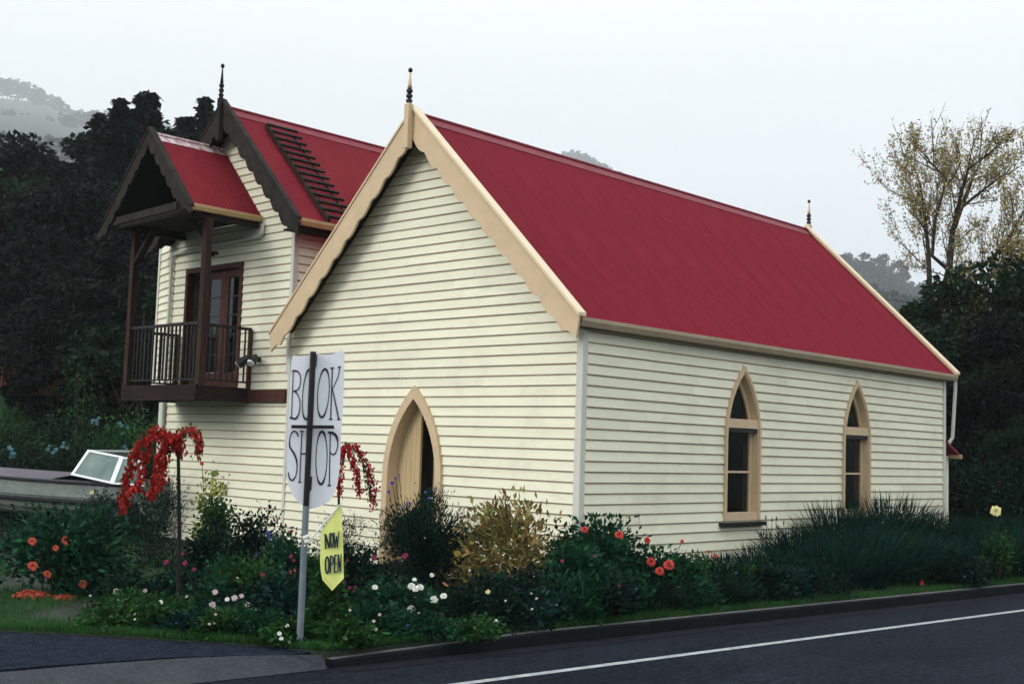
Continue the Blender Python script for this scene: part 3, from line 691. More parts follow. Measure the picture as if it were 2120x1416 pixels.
# floodlight
fl = empty('floodlight', (-7.33, -.06, 3.0), 'twin black floodlight on the cream wall beside the balcony', 'lamp')
MB().tube([(0, 0, 0), (0, -.10, .02)], .05, 10).build('mount', 'black', fl)
def flood(dx, dz, nm):
    h = MB().tube([(0, -.08, .02), (dx*.5, -.14, .03+dz*.2)], .018, 8).tube([(dx*.45, -.13, .06), (dx*.7, -.20, -.02), (dx*1.0, -.28, -.12+dz)], [.04, .075, .085], 12).build('lamp_head', 'black', fl, smooth=False)
    MB().tube([(dx*1.0, -.281, -.121+dz), (dx*1.04, -.30, -.14+dz)], [.075, .06], 12).build('lens', 'lamp_glass', h)
flood(-.22, .02, 'a'); flood(.16, .04, 'b')

# roof ladder lying on the house roof
def on_aroof(x, y, up=.05):
    n_ = Vector((ASL, 0, 1)).normalized(); return Vector((x, y, ARZ-ASL*(x-AXC)))+n_*up
lad = empty('ladder', on_aroof(-7.9, .6, 0), 'dark weathered timber ladder lying on the red roof slope', 'ladder')
ly0, ly1 = .38, .98
def lpart(b, nm, mt='darkwood'): o = b.build(nm, mt); return world_child(o, lad)
XL0, XL1 = -8.16, -6.16
lpart(MB().beam(on_aroof(XL0, ly0, .07), on_aroof(XL1, ly0, .07), .05, .07, (ASL, 0, 1)), 'stile')
lpart(MB().beam(on_aroof(XL0+.05, ly1, .03), on_aroof(XL1, ly1, .03), .03, .02, (ASL, 0, 1)), 'stile')
for i in range(14):
    x = XL0+.04+(XL1-XL0-.08)*i/13
    a = on_aroof(x, ly0-.03, .12); c = on_aroof(x, ly1+.05, .12)
    lpart(MB().beam(a, c, .042, .045, (ASL, 0, 1)), 'rung')

# ================================================================== SETTING
def structure(o): o['kind'] = 'structure'; return o
def sheet(name, P, z, mt, th=None):
    V = [(p[0], p[1], p[2] if len(p) > 2 else z) for p in P]; n = len(V)
    if th is None: return structure(raw(name, V, [tuple(range(n))], mt, fix=False))
    V2 = V+[(x, y, zz-th) for x, y, zz in V]
    return structure(raw(name, V2, [tuple(range(n)), tuple(range(2*n-1, n-1, -1))]+[(i, (i+1) % n, n+(i+1) % n, n+i) for i in range(n)], mt))
def kx(y): return 1.74+.1015*(y+5.26)           # kerb face line
KS = -5.42                                       # where the kerb starts
RZD = -.425
# terrain: polar sheet, flat near the road, hills rising behind
CX, CY = 10.5, -12.5
def az_of(px):
    d = ray(px, 900); return math.atan2(d[0], d[1])
SKY = [(-900, 300, 1.6), (-300, 170, .55), (0, 160, .55), (100, 195, .55), (200, 230, .6), (500, 310, 1.0), (800, 350, 1.0), (1100, 350, 1.0), (1180, 320, .9), (1290, 375, .9),
       (1440, 428, .9), (1600, 480, 1.0), (1730, 535, 1.8), (1800, 535, 2.4), (1860, 545, 2.4), (1905, 590, 2.2), (2100, 600, 2.0), (2600, 640, 2.0)]
azs = [az_of(p[0]) for p in SKY]
def el_of(px, py):
    d = ray(px, py); return math.degrees(math.atan2(d[2], math.hypot(d[0], d[1])))
els = [el_of(a_, b_)-c_ for a_, b_, c_ in SKY]       # ground skyline elevation, degrees
RH = 2400.0
def hill(x, y):
    dx, dy = x-CX, y-CY; r = math.hypot(dx, dy); az = math.atan2(dx, dy)
    e_ = float(np.interp(az, azs, els)) if azs[0] <= az <= azs[-1] else 5.0
    H = math.tan(R(e_))*RH
    t = min(max((r-48)/(RH-48), 0), 1); h = H*(t**1.12)
    if r > RH: h = H+ (r-RH)*.02
    left = max(0, min(1, (az_of(900)-az)/.25)) if az > azs[0]-.6 else 0.4
    h += left*5*min(max((r-30)/60, 0), 1)*(1-t)
    return -.55+h+ (0.4*math.sin(x*.13)*math.cos(y*.11)*min(max((r-40)/30, 0), 1))
rs = [0, 5, 10, 20, 30, 36, 42, 48, 55, 63, 72, 82, 94, 108, 124, 150, 190, 240, 300, 380, 470, 570, 680, 820, 1000, 1250, 1550, 1850, 2150, 2400, 2600, 2800]
NA = 144; V = [(CX, CY, -.55)]; F_ = []
for r_ in rs[1:]:
    for k in range(NA):
        a = 2*math.pi*k/NA; x, y = CX+r_*math.sin(a), CY+r_*math.cos(a); V.append((x, y, hill(x, y)))
for k in range(NA): F_.append((0, 1+(k+1) % NA, 1+k))
for i in range(len(rs)-2):
    for k in range(NA):
        a0 = 1+i*NA+k; a1 = 1+i*NA+(k+1) % NA; F_.append((a0, a1, a1+NA, a0+NA))
structure(raw('ground', V, F_, 'hill', smooth=True))
# raised grass ground on the church side, driveway, road
sheet('lawn', [(kx(KS)-.12, KS), (kx(60)-.12, 60), (-60, 60), (-60, -40), (-9.0, -12.9), (-3.5, -8.97), (-1.16, -7.18), (-.01, -6.30), (1.1, -5.56), (1.5, -5.46)], -.300, 'lawn', .25)
def dx_(y): return kx(y)-.78
sheet('driveway', [(-60, -52), (dx_(-40), -40), (dx_(-14), -14), (dx_(-8), -8), (dx_(-7.5)+.03, -7.5), (kx(-6.6)-.63, -6.6), (kx(-6.1)-.43, -6.1), (1.46, -5.70), (1.45, -5.47), (1.1, -5.565), (-.01, -6.305), (-1.16, -7.185), (-3.5, -8.975), (-9.0, -12.905), (-60, -40.005)], -.312, 'drive', .2)
V = []; ys = [-40, -20, -12, -9, -7.5, -6.6, -6.1, -5.75, -5.5]; back = [.66, .66, .66, .66, .62, .52, .36, .20, .06]
for y, bk in zip(ys, back): V += [(kx(y)-bk, y, -.306), (kx(y)+.03, y, RZD+.006)]
structure(raw('footpath', V, [(2*i, 2*i+1, 2*i+3, 2*i+2) for i in range(len(ys)-1)], 'concrete', fix=False))
sheet('road', [(kx(-60)-.2, -60), (kx(-60)+9, -60), (kx(90)+9, 90), (kx(90)-.1, 90)], RZD, 'asphalt')
sheet('far_verge', [(kx(-60)+9.0, -60), (kx(-60)+60, -60), (kx(90)+60, 90), (kx(90)+9.0, 90)], RZD+.02, 'lawn', .3)
# kerb in cast lengths
ke = empty('kerb', (kx(KS), KS, -.43), None, None); ke['kind'] = 'structure'
y = KS; i = 0
while y < 34:
    y2 = y+2.4
    P = [(-.13, -.5), (-.13, -.294), (-.02, -.294), (.0, -.31), (.022, RZD-.02), (.022, -.5)]
    V = [(kx(yy)+u, yy, z) for yy in (y+.004, y2-.004) for u, z in P]; n = 6
    if i == 0:
        V = [(vx, vy, (z if z < -.4 else z-.06) if k < n else z) for k, (vx, vy, z) in enumerate(V)]
    o = raw('kerb_stone', V, [tuple(range(n)), tuple(range(2*n-1, n-1, -1))]+[(q, (q+1) % n, n+(q+1) % n, n+q) for q in range(n)], 'kerb')
    world_child(o, ke)
    t_ = raw('kerb_top', [(kx(yy)+u, yy, -.2915-(.06 if (i == 0 and yy < y+.1) else 0)) for yy in (y+.006, y2-.006) for u in (-.128, -.035)], [(0, 1, 3, 2)], 'kerbtop', fix=False); world_child(t_, ke)
    y = y2; i += 1
sheet('gutter_channel', [(kx(KS)+.022, KS), (kx(40)+.022, 40), (kx(40)+.26, 40), (kx(KS)+.26, KS)], RZD+.005, 'channel')
def lxp(y): return 2.90+.0965*(y+5.05)
sheet('edge_line', [(lxp(-9.5), -9.5), (lxp(60), 60), (lxp(60)+.10, 60), (lxp(-9.5)+.10, -9.5)], RZD+.004, 'paint')
# soil bed
sheet('garden_bed', [(kx(-5)-.45, -5.05), (kx(16)-.45, 16), (-.2, 16), (.06, 11), (.06, -.06), (-6.5, -.06), (-10.2, -.08), (-9.4, -2.4), (-5.2, -4.6), (-2.4, -5.9), (-.5, -5.75), (.75, -5.25)], -.294, 'soil')
# grass blades on the verges
def blades(pts, h=(.03, .09), wd=.006):
    n = len(pts); P = np.array(pts); H = rng.uniform(h[0], h[1], n); a = rng.uniform(0, 2*math.pi, n)
    D = np.stack([np.cos(a)*.4, np.sin(a)*.4, np.ones(n)], 1); C = P+D/np.linalg.norm(D, axis=1)[:, None]*H[:, None]*.5
    return leaf_mesh('grass', C, D, H, wd*rng.uniform(.8, 1.6, n), tints(n, .6, 1.7))
pts = []
for _ in range(26000):
    y = KS+(22-KS)*random.random()**1.5; x = kx(y)-.13-abs(random.gauss(0, .16)); pts.append((x, y, -.295))
E0 = [(-9.0, -12.9), (-3.5, -8.97), (-1.16, -7.18), (-.01, -6.30), (1.1, -5.56), (1.5, -5.46)]
for _ in range(22000):
    i = random.choices(range(5), weights=(1, 2, 2, 2.5, .8))[0]; t = random.random(); a, c = E0[i], E0[i+1]
    x = a[0]+(c[0]-a[0])*t; yy = a[1]+(c[1]-a[1])*t; d = abs(random.gauss(0, .28))
    pts.append((x-d*.55+random.uniform(-.03, .03), yy+d*.83, -.297))
for _ in range(42000):
    g_ = G(random.uniform(-60, 420), random.uniform(1085, 1310)); x, yy = g_[0], g_[1]
    if math.sin(x*1.9+1)+math.cos(yy*2.3+x)+.6*math.sin(x*5+yy*4)+random.gauss(0, .5) < 0: continue
    pts.append((x, yy, -.297))
for _ in range(9000):
    y = KS+.4+(20-KS)*random.random()**1.4; x = kx(y)-.55-abs(random.gauss(0, .3)); pts.append((x, y, -.29))
o = leaf_obj('grass', blades(pts), 'blade'); tag(o, 'short green grass along the kerb and driveway edge', 'grass', kind='stuff')

# ================================================================== SIGNS
SB = G(620, 1340); SN = np.array([.795, -.607, 0]); SR = np.array([.607, .795, 0])
def sp(px, py, off=0.0): return ONP(px, py, SB+SN*off, SN)
def cz(k, x, y):                                 # crop coordinates to photo pixels
    ox, oy = ((580, 700), (580, 880), (600, 1030))[k]; return ox+x/7.08, oy+y/7.08
sign = empty('book_shop_sign', SB, 'tall white shield shaped book shop sign on a grey pole', 'sign')
def spart(b, nm, mt, par=None):
    o = b.build(nm, mt)
    world_child(o, sign)
    return o
ztop = sp(647, 728)[2]
pole_x, pole_y = SB[0], SB[1]
zb = sp(630, 1047)[2]
spart(MB().tube([(pole_x, pole_y, -.32), (pole_x, pole_y, -.2), (pole_x, pole_y, zb)], [.022, .032, .031], 16), 'pole', 'grey_pole')
spart(MB().tube([(pole_x, pole_y, zb), (pole_x, pole_y, ztop)], .0285, 16), 'pole_sleeve', 'black')
BO = -.052     # board sits just behind the pole
def c1(L_): return [cz(0, *p) for p in L_]
def c2(L_): return [cz(1, *p) for p in L_]
out_px = c1([(168, 330), (190, 248), (240, 262), (310, 272), (380, 262), (432, 245), (500, 232), (560, 232), (620, 240), (700, 242), (780, 232), (850, 200), (905, 165), (945, 235), (935, 700), (915, 1150)]) + \
    c2([(893, 100), (880, 500), (865, 700), (840, 860), (790, 1010), (720, 1110), (620, 1175), (520, 1210), (430, 1225), (350, 1190), (260, 1120), (180, 1020), (125, 900), (95, 760), (92, 500), (105, 150)]) + c1([(125, 1000), (148, 600)])
def plane_prism(pxs, off0, off1):
    n = len(pxs); V = [sp(x, y, off0) for x, y in pxs]+[sp(x, y, off1) for x, y in pxs]
    # keep the same outline on both faces
    V = V[:n]+[V[i]+SN*(off1-off0) for i in range(n)]
    return MB().add(V, [tuple(range(n)), tuple(range(2*n-1, n-1, -1))]+[(i, (i+1) % n, n+(i+1) % n, n+i) for i in range(n)])
spart(plane_prism(out_px, BO, BO-.02), 'sign_board', 'signwhite')
# vertical batten and clamp blocks
spart(plane_prism([cz(0, 500, 430), cz(0, 528, 430), cz(1, 475, 740), cz(1, 447, 740)], BO+.02, BO+.002), 'batten', 'signwhite')
spart(plane_prism([cz(1, 420, 970), cz(1, 465, 970), cz(1, 455, 1215), cz(1, 415, 1215)], BO+.02, BO+.002), 'batten', 'signwhite')
spart(plane_prism([cz(0, 440, 240), cz(0, 545, 240), cz(0, 530, 425), cz(0, 440, 425)], -.02, BO+.004), 'clamp', 'black')
spart(plane_prism([cz(1, 400, 755), cz(1, 468, 755), cz(1, 458, 955), cz(1, 390, 955)], -.02, BO+.004), 'clamp', 'black')
a, c = sp(*cz(0, 165, 1297)), sp(*cz(0, 790, 1303))
spart(MB().beam(a+SN*.02, c+SN*.02, .03, .032), 'cross_bar', 'black')
def stroke(P, Wd, conv, off, n_sub=4, closed=False):
    """ribbon along a smooth polyline in crop units, laid on the sign plane"""
    P = np.array(P, float); Wd = np.broadcast_to(Wd, (len(P),)).astype(float)
    if len(P) > 2:
        Q = []; Ws = []
        m_ = len(P)
        for i in range(m_ if closed else m_-1):
            p0, p1, p2, p3 = P[(i-1) % m_ if closed else max(i-1, 0)], P[i], P[(i+1) % m_], P[(i+2) % m_ if closed else min(i+2, m_-1)]
            for k in range(n_sub):
                t = k/n_sub; Q.append(.5*((2*p1)+(-p0+p2)*t+(2*p0-5*p1+4*p2-p3)*t*t+(-p0+3*p1-3*p2+p3)*t**3)); Ws.append(Wd[i]*(1-t)+Wd[(i+1) % m_]*t)
        if not closed: Q.append(P[-1]); Ws.append(Wd[-1])
        P = np.array(Q); Wd = np.array(Ws)
    n = len(P); T = np.gradient(P, axis=0) if not closed else (np.roll(P, -1, 0)-np.roll(P, 1, 0))
    T /= np.linalg.norm(T, axis=1)[:, None]+1e-9; N_ = np.stack([-T[:, 1], T[:, 0]], 1)
    A_ = P+N_*Wd[:, None]/2; B_ = P-N_*Wd[:, None]/2
    b = MB(); V = []
    for L_ in (A_, B_):
        for q in L_: V.append(conv(q[0], q[1], off))
    V2 = [np.array(v)-SN*.003 for v in V]
    F_ = []
    for i in range(n if closed else n-1):
        j = (i+1) % n; F_ += [(i, j, n+j, n+i)]
    k = 2*n; F2 = [tuple(reversed([q+k for q in f])) for f in F_]
    E_ = []
    for i in range(n if closed else n-1):
        j = (i+1) % n; E_ += [(i, k+i, k+j, j), (n+i, n+j, k+n+j, k+n+i)]
    return b.add(V+V2, F_+F2+E_)
def cv(k, ): return lambda x, y, off: sp(*cz(k, x, y), off)
LO = BO+.004
def ell(cx, cy, rx, ry, tilt=0.0, n=16):
    return [(cx+rx*math.cos(t)-tilt*ry*math.sin(t), cy+ry*math.sin(t)) for t in np.linspace(0, 2*math.pi, n, endpoint=False)]
def ellw(thin, thick, n=16): return [thin+(thick-thin)*abs(math.sin(t))**6 for t in np.linspace(0, 2*math.pi, n, endpoint=False)]
def merge(*bs):
    r_ = MB()
    for b in bs: r_.add(b.V, b.F)
    return r_
def letter(nm, *bs): spart(merge(*bs), nm, 'letter')
k0, k1, k2 = cv(0), cv(1), cv(2)
letter('letter', stroke([(192, 475), (180, 780), (165, 1165)], 13, k0, LO), stroke([(175, 478), (225, 480), (270, 500), (298, 580), (292, 680), (255, 755), (200, 775)], [20, 26, 20, 13, 13, 18, 22], k0, LO+.0005),
       stroke([(195, 772), (240, 800), (278, 880), (291, 980), (280, 1080), (250, 1150), (215, 1180), (140, 1160)], [22, 18, 13, 13, 15, 22, 30, 24], k0, LO+.001))
letter('letter', stroke(ell(400, 825, 72, 362, .07), ellw(12, 34), k0, LO, closed=True))
letter('letter', stroke(ell(634, 805, 84, 352, .07), ellw(13, 36), k0, LO, closed=True))
letter('letter', stroke([(765, 430), (755, 760), (740, 1185)], 17, k0, LO), stroke([(738, 440), (792, 436)], 20, k0, LO+.0005), stroke([(718, 1186), (765, 1186)], 20, k0, LO+.0005),
       stroke([(872, 430), (850, 560), (765, 745)], 12, k0, LO+.001), stroke([(765, 740), (800, 900), (858, 1185)], [12, 18, 20], k0, LO+.0015), stroke([(845, 428), (890, 420)], 20, k0, LO+.002), stroke([(835, 1190), (880, 1186)], 18, k0, LO+.002))
letter('letter', stroke([(262, 165), (245, 110), (200, 88), (158, 130), (138, 220), (145, 320), (200, 410), (238, 510), (247, 620), (228, 740), (180, 805), (140, 780), (118, 690)], [22, 20, 22, 14, 14, 24, 30, 26, 14, 14, 26, 22, 14], k1, LO))
letter('letter', stroke([(318, 92), (300, 460), (285, 835)], 15, k1, LO), stroke([(300, 418), (420, 415)], 20, k1, LO+.0005), stroke([(290, 90), (345, 88)], 18, k1, LO+.001), stroke([(262, 832), (308, 834)], 18, k1, LO+.001), stroke([(420, 90), (400, 835)], 15, k1, LO+.0012))
letter('letter', stroke(ell(606, 478, 82, 385, .02), ellw(13, 40), k1, LO, closed=True))
letter('letter', stroke([(735, 115), (728, 500), (720, 880)], 16, k1, LO), stroke([(700, 105), (770, 115), (825, 165), (845, 270), (828, 370), (785, 430), (738, 405)], [28, 40, 38, 15, 15, 22, 14], k1, LO+.0005), stroke([(695, 880), (745, 882)], 20, k1, LO+.001))
# yellow flag
bpt = sp(*cz(2, 240, 640), .04)
flag = empty('now_open_flag', bpt, 'small yellow now open flag on a slanting stick clamped to the sign pole', 'flag')
def fpart(b, nm, mt): o = b.build(nm, mt); return world_child(o, flag)
FO = .05
fpart(MB().tube([sp(*cz(2, 212, 715), FO), sp(*cz(2, 760, 72), FO)], [.009, .006], 8), 'stick', 'white')
fpart(MB().tube([sp(*cz(2, 195, 600), FO-.005), sp(*cz(2, 285, 560), FO-.005)], .022, 8).tube([sp(*cz(2, 215, 655), FO+.004), sp(*cz(2, 275, 640), FO+.004)], .024, 8), 'clamp', 'trim')
fpx = [cz(2, *p) for p in ((750, 92), (758, 250), (768, 420), (780, 640), (786, 860), (792, 1180), (705, 1272), (622, 1362), (555, 1290), (478, 1205), (452, 1060), (442, 930), (446, 760), (452, 600), (462, 478), (560, 345), (660, 215))]
def wave(v, px, py): return v+SN*(.006*math.sin(px*.35+py*.05))
n = len(fpx); V = [wave(sp(x, y, FO-.004), x, y) for x, y in fpx]; V = V+[v-SN*.006 for v in V]
fpart(MB().add(V, [tuple(range(n)), tuple(range(2*n-1, n-1, -1))]+[(i, (i+1) % n, n+(i+1) % n, n+i) for i in range(n)]), 'cloth', 'yellow')
fpart(merge(stroke([(505, 1170), (565, 1235), (628, 1320)], 7, k2, FO+.006)), 'fold_line', 'tan')
FL = FO+.009
fpart(merge(stroke([(518, 530), (528, 752)], 24, k2, FL), stroke([(518, 530), (580, 735)], 30, k2, FL+.0005), stroke([(590, 512), (582, 735)], 18, k2, FL+.001)), 'letter', 'ink')
fpart(stroke(ell(617, 620, 18, 100, 0), 18, k2, FL, closed=True), 'letter', 'ink')
fpart(merge(stroke([(648, 505), (660, 735)], 20, k2, FL), stroke([(660, 735), (686, 560)], 16, k2, FL+.0005), stroke([(686, 560), (698, 725)], 20, k2, FL+.001), stroke([(698, 725), (722, 492)], 16, k2, FL+.0015)), 'letter', 'ink')
fpart(stroke(ell(548, 985, 26, 118, 0), 24, k2, FL, closed=True), 'letter', 'ink')
fpart(merge(stroke([(598, 845), (594, 1105)], 22, k2, FL), stroke([(598, 855), (632, 875), (635, 945), (598, 985)], 18, k2, FL+.0005)), 'letter', 'ink')
fpart(merge(stroke([(660, 838), (654, 1098)], 22, k2, FL), stroke([(655, 845), (692, 840)], 20, k2, FL+.0005), stroke([(655, 965), (686, 962)], 18, k2, FL+.0005), stroke([(655, 1090), (694, 1088)], 20, k2, FL+.0005)), 'letter', 'ink')
fpart(merge(stroke([(710, 830), (706, 1085)], 18, k2, FL), stroke([(710, 830), (742, 1085)], 24, k2, FL+.0005), stroke([(752, 822), (744, 1085)], 16, k2, FL+.001)), 'letter', 'ink')

# ================================================================== BOAT
stern = AT(278, 1000, 23.4); bow = AT(-150, 930, 27.5)
bd = (bow-stern); bd[2] = 0; BLn = np.linalg.norm(bd); bd /= BLn; bs_ = np.array([bd[1], -bd[0], 0])
if np.dot(bs_, CAM-stern) < 0: bs_ = -bs_           # starboard = side seen
boat = empty('boat', (stern[0], stern[1], GZ), 'old white clinker motor boat with windscreen parked on the grass left of the house', 'boat')
BLn = 5.4; HBm = .92
def boat_pt(t, side, z, k=1.0):                 # t 0 stern .. 1 bow
    hb = HBm*k*(1-max(0, (t-.45)/.55)**2.2)*(.85+.15*min(1, t/.3))
    return stern*np.array([1, 1, 0])+bd*(t*BLn)+bs_*(side*hb-.85)+np.array([0, 0, z])
zs_at = lambda t: .68+.06*t*t                     # sheer height
prof = [(0.0, .10), (.42, .10), (.64, .20), (.80, .34), (.90, .49), (.96, .66), (1.0, .86)]   # half breadth fraction, height fraction
NT = 18
def strake(i, side):
    (k0_, h0), (k1_, h1) = prof[i], prof[i+1]; V = []
    for j in range(NT+1):
        t = j/NT; zs = zs_at(t); kk = .03
        zb_ = -.05+.18*max(0, (t-.6)/.4)**2
        za = zb_+(zs-zb_)*h0; zc = zb_+(zs-zb_)*h1
        V += [boat_pt(t, side, za-.015, k0_+kk), boat_pt(t, side, zc, k1_), boat_pt(t, side, zc, k1_-.03), boat_pt(t, side, za-.015, k0_)]
    F_ = []
    for j in range(NT):
        for q in range(4): F_.append((4*j+q, 4*j+(q+1) % 4, 4*j+4+(q+1) % 4, 4*j+4+q))
    F_ += [(0, 1, 2, 3), tuple(4*NT+q for q in (3, 2, 1, 0))]
    return raw('hull_plank', V, F_, 'hull')
for i in range(len(prof)-1):
    for s_ in (1, -1): world_child(strake(i, s_), boat)
V = []
for j in range(NT+1):
    t = j/NT; z = zs_at(t)
    V += [boat_pt(t, 1, -.05+(z+.05)*.86, 1.0), boat_pt(t, 1, z, 1.01), boat_pt(t, -1, z, 1.01), boat_pt(t, -1, -.05+(z+.05)*.86, 1.0)]
F_ = []
for j in range(NT): F_ += [(4*j, 4*j+1, 4*j+5, 4*j+4), (4*j+2, 4*j+3, 4*j+7, 4*j+6)]
world_child(raw('top_plank', V, F_, 'hull'), boat)
world_child(MB().tube([boat_pt(j/NT, 1, zs_at(j/NT)+.02, 1.03) for j in range(NT+1)], .036, 6).tube([boat_pt(j/NT, -1, zs_at(j/NT)+.02, 1.03) for j in range(NT+1)], .045, 6).build('gunwale', 'hull_dark'), boat)
world_child(MB().tube([boat_pt(j/NT, 1, zs_at(j/NT)*.50, .975) for j in range(NT+1)], .038, 6).build('rubbing_strake', 'hull_dark'), boat)
V = []
for j in range(7, NT+1):
    t = j/NT; V += [boat_pt(t, 1, zs_at(t)+.04, .99), boat_pt(t, 0, zs_at(t)+.16, 0), boat_pt(t, -1, zs_at(t)+.04, .99)]
m_ = NT-6
world_child(raw('foredeck', V, [(3*j, 3*j+1, 3*j+4, 3*j+3) for j in range(m_-1)]+[(3*j+1, 3*j+2, 3*j+5, 3*j+4) for j in range(m_-1)], 'deck'), boat)
tr_ = MB().add([boat_pt(0, s_, z, k) for s_ in (1, -1) for z, k in ((0.0, .1), (.2, .7), (.45, .93), (.78, 1.0))], [(0, 1, 5, 4), (1, 2, 6, 5), (2, 3, 7, 6)]); world_child(tr_.build('transom', 'hull'), boat)
# windscreen: two raked framed panes
def screen(p0, p1, q1, q0, nm):
    P = [np.array(p) for p in (p0, p1, q1, q0)]; c_ = sum(P)/4; I = [p+(c_-p)*.14 for p in P]
    nrm = np.cross(P[1]-P[0], P[3]-P[0]); nrm /= np.linalg.norm(nrm)
    b = MB(); V = P+I; V = V+[v+nrm*.03 for v in V]
    F_ = []
    for i in range(4):
        j = (i+1) % 4; F_ += [(i, j, 4+j, 4+i), (8+i, 12+i, 12+j, 8+j), (i, 8+i, 8+j, j), (4+i, 4+j, 12+j, 12+i)]
    o = b.add(V, F_).build(nm, 'white'); world_child(o, boat)
    g = raw('pane', [i_+nrm*.013 for i_ in I]+[i_+nrm*.018 for i_ in I], [(0, 1, 2, 3), (7, 6, 5, 4), (0, 4, 5, 1), (1, 5, 6, 2), (2, 6, 7, 3), (3, 7, 4, 0)], 'acrylic'); g.parent = o; g.matrix_parent_inverse = Matrix.Identity(4)
D0 = 23.7
wA = AT(148, 984, 24.6); wB = AT(234, 1003, 23.6); wC = AT(256, 946, 23.75); wD = AT(184, 932, 24.7)
screen(wA, wB, wC, wD, 'windscreen')
wE = AT(300, 1008, 22.9); wF = AT(296, 955, 22.9)
screen(wB, wE, wF, wC, 'side_screen')
back = -bs_*1.2
screen(wA+back, wA, wD, wD+back, 'windscreen')
# cradle
for t in (.25, .72):
    c_ = boat_pt(t, 0, 0, 0); o = MB().beam(c_+bs_*.8+np.array([0, 0, -.2]), c_-bs_*.8+np.array([0, 0, -.2]), .15, .2).beam(c_+bs_*.7+np.array([0, 0, -.1]), c_+bs_*.75+np.array([0, 0, .35]), .08, .08, (0, 1, 0)).build('cradle', 'darkwood'); world_child(o, boat)

# ================================================================== VEGETATION
# --- shared flower meshes
def bloom_mesh(mt, r=.05, layers=4, n=10, dome=.8):
    V = []; F_ = []
    for L_ in range(layers+1):
        f = L_/max(layers, 1); el = R(-8+88*f); rr = r*(1-.50*f); m_ = max(n-2*L_, 4)
        for k in range(m_):
            a = 2*math.pi*(k+.5*(L_ % 2))/m_+.1*L_; rj = rr*random.uniform(.85, 1.12); w2 = rj*.40
            d = Vector((math.cos(a)*math.cos(el), math.sin(a)*math.cos(el), math.sin(el)*dome)); sd2 = Vector((-math.sin(a), math.cos(a), 0))*w2
            o_ = Vector((0, 0, r*.05*L_)); tip = o_+d*rj; mid = o_+d*rj*.62+Vector((0, 0, rj*.06))
            k_ = len(V); V += [o_, mid+sd2, tip, mid-sd2]; F_.append((k_, k_+1, k_+2, k_+3))
    me = bpy.data.meshes.new('flower'); me.from_pydata([tuple(v) for v in V], [], F_); me.materials.append(M[mt]); return me
BL = {k: bloom_mesh(m_, r, l_, n_) for k, (m_, r, l_, n_) in dict(coral=('pet_coral', .056, 5, 12), orange=('pet_orange', .05, 5, 12), white=('pet_white', .042, 3, 9),
      pink=('pet_pink', .045, 3, 8), pale=('pet_pale', .032, 2, 7), blue=('pet_blue', .03, 2, 6), violet=('pet_violet', .028, 3, 6), cream=('pet_cream', .06, 4, 9), aqua=('pet_aqua', .075, 2, 6)).items()}
def bloom(parent, pos, kind, s=1.0, tilt=.9):
    o = bpy.data.objects.new('flower', BL[kind]); COL.objects.link(o); o.parent = parent
    o.location = Vector(pos)-parent.location
    to = Vector(CAM)-Vector(pos); to.z += to.length*random.uniform(.1, .9); to.x += random.gauss(0, 3); to.y += random.gauss(0, 3)
    o.rotation_euler = to.to_track_quat('Z', 'Y').to_euler(); o.scale = (s,)*3
    return o
PLANTS = []
def cloud(n, w_, h, base=.0, shape='dome', clump=26):
    """points inside an uneven bush volume made of clumps"""
    K = max(int(clump), 3); cc = []
    while len(cc) < K:
        p = rng.uniform(-1, 1, 3)
        if shape == 'dome':
            if p[0]**2+p[1]**2+max(p[2], 0)**2 > 1 or p[2] < -.9: continue
            cc.append((p[0]*w_*.82, p[1]*w_*.82, h*(.48+.42*p[2])))
        else:
            if p[0]**2+p[1]**2 > 1: continue
            cc.append((p[0]*w_*.7, p[1]*w_*.7, h*(.5+.45*p[2])*(1-.3*(p[0]**2+p[1]**2))))
    cc = np.array(cc); idx = rng.integers(0, K, n); sg = w_*.22
    P = cc[idx]+rng.normal(0, 1, (n, 3))*np.array([sg, sg, min(sg, h*.16)])
    P[:, 2] = np.clip(P[:, 2], base+.02, h*1.08)
    return P, cc
def shrub(px, py, w_, h, lf, label, cat='plant', name='shrub', n=2600, leafL=.07, leafW=.035, up=.2, group=None, flowers=(), stems=8, pos=None, shape='dome', droop=.1, tl=(.45, 1.7), extra=None, clump=26, hue=.12):
    g = G(px, py) if pos is None else np.array([pos[0], pos[1], -.3])
    r_ = empty(name, g, label, cat, group)
    P, cc = cloud(n, w_, h, shape=shape, clump=clump)
    cen = P-np.array([0, 0, h*.4]); D = cen/(np.linalg.norm(cen, axis=1)[:, None]+1e-6)+rdir(n)*.8; D[:, 2] += up
    leaf_obj('foliage', leaf_mesh('foliage', P, D, leafL*rng.uniform(.6, 1.35, n), leafW*rng.uniform(.7, 1.3, n), tints(n, *tl, hue=hue)*(1+.35*np.sin(P[:, :1]*9+g[0]*3)*np.sin(P[:, 1:2]*8+P[:, 2:3]*7)), droop), lf, r_)
    b = MB()
    for c_ in cc[rng.permutation(len(cc))[:stems]]:
        b.tube([(c_[0]*.15, c_[1]*.15, 0), (c_[0]*.6, c_[1]*.6, c_[2]*.6), tuple(c_)], [.011, .008, .004], 5, cap=False)
    sb = b
    for fpx_, fpy_, kind, s_ in flowers:
        # flower stands on the plant: near its front surface along the sight line
        d = ray(fpx_, fpy_); dh = math.hypot(d[0], d[1]); base_d = math.hypot(g[0]-CAM[0], g[1]-CAM[1])
        dist = base_d-w_*random.uniform(.75, .98)
        p = CAM+d/dh*dist
        bloom(r_, p, kind, s_)
        q = p-g; sb.tube([(q[0]*.5, q[1]*.5, max(q[2]*.45, .05)), (q[0]*.85, q[1]*.85, q[2]*.8), (q[0]*.985, q[1]*.985, q[2]-.01)], [.006, .005, .004], 5, cap=False)
    sb.build('stem', 'stem', r_)
    PLANTS.append(r_); return r_
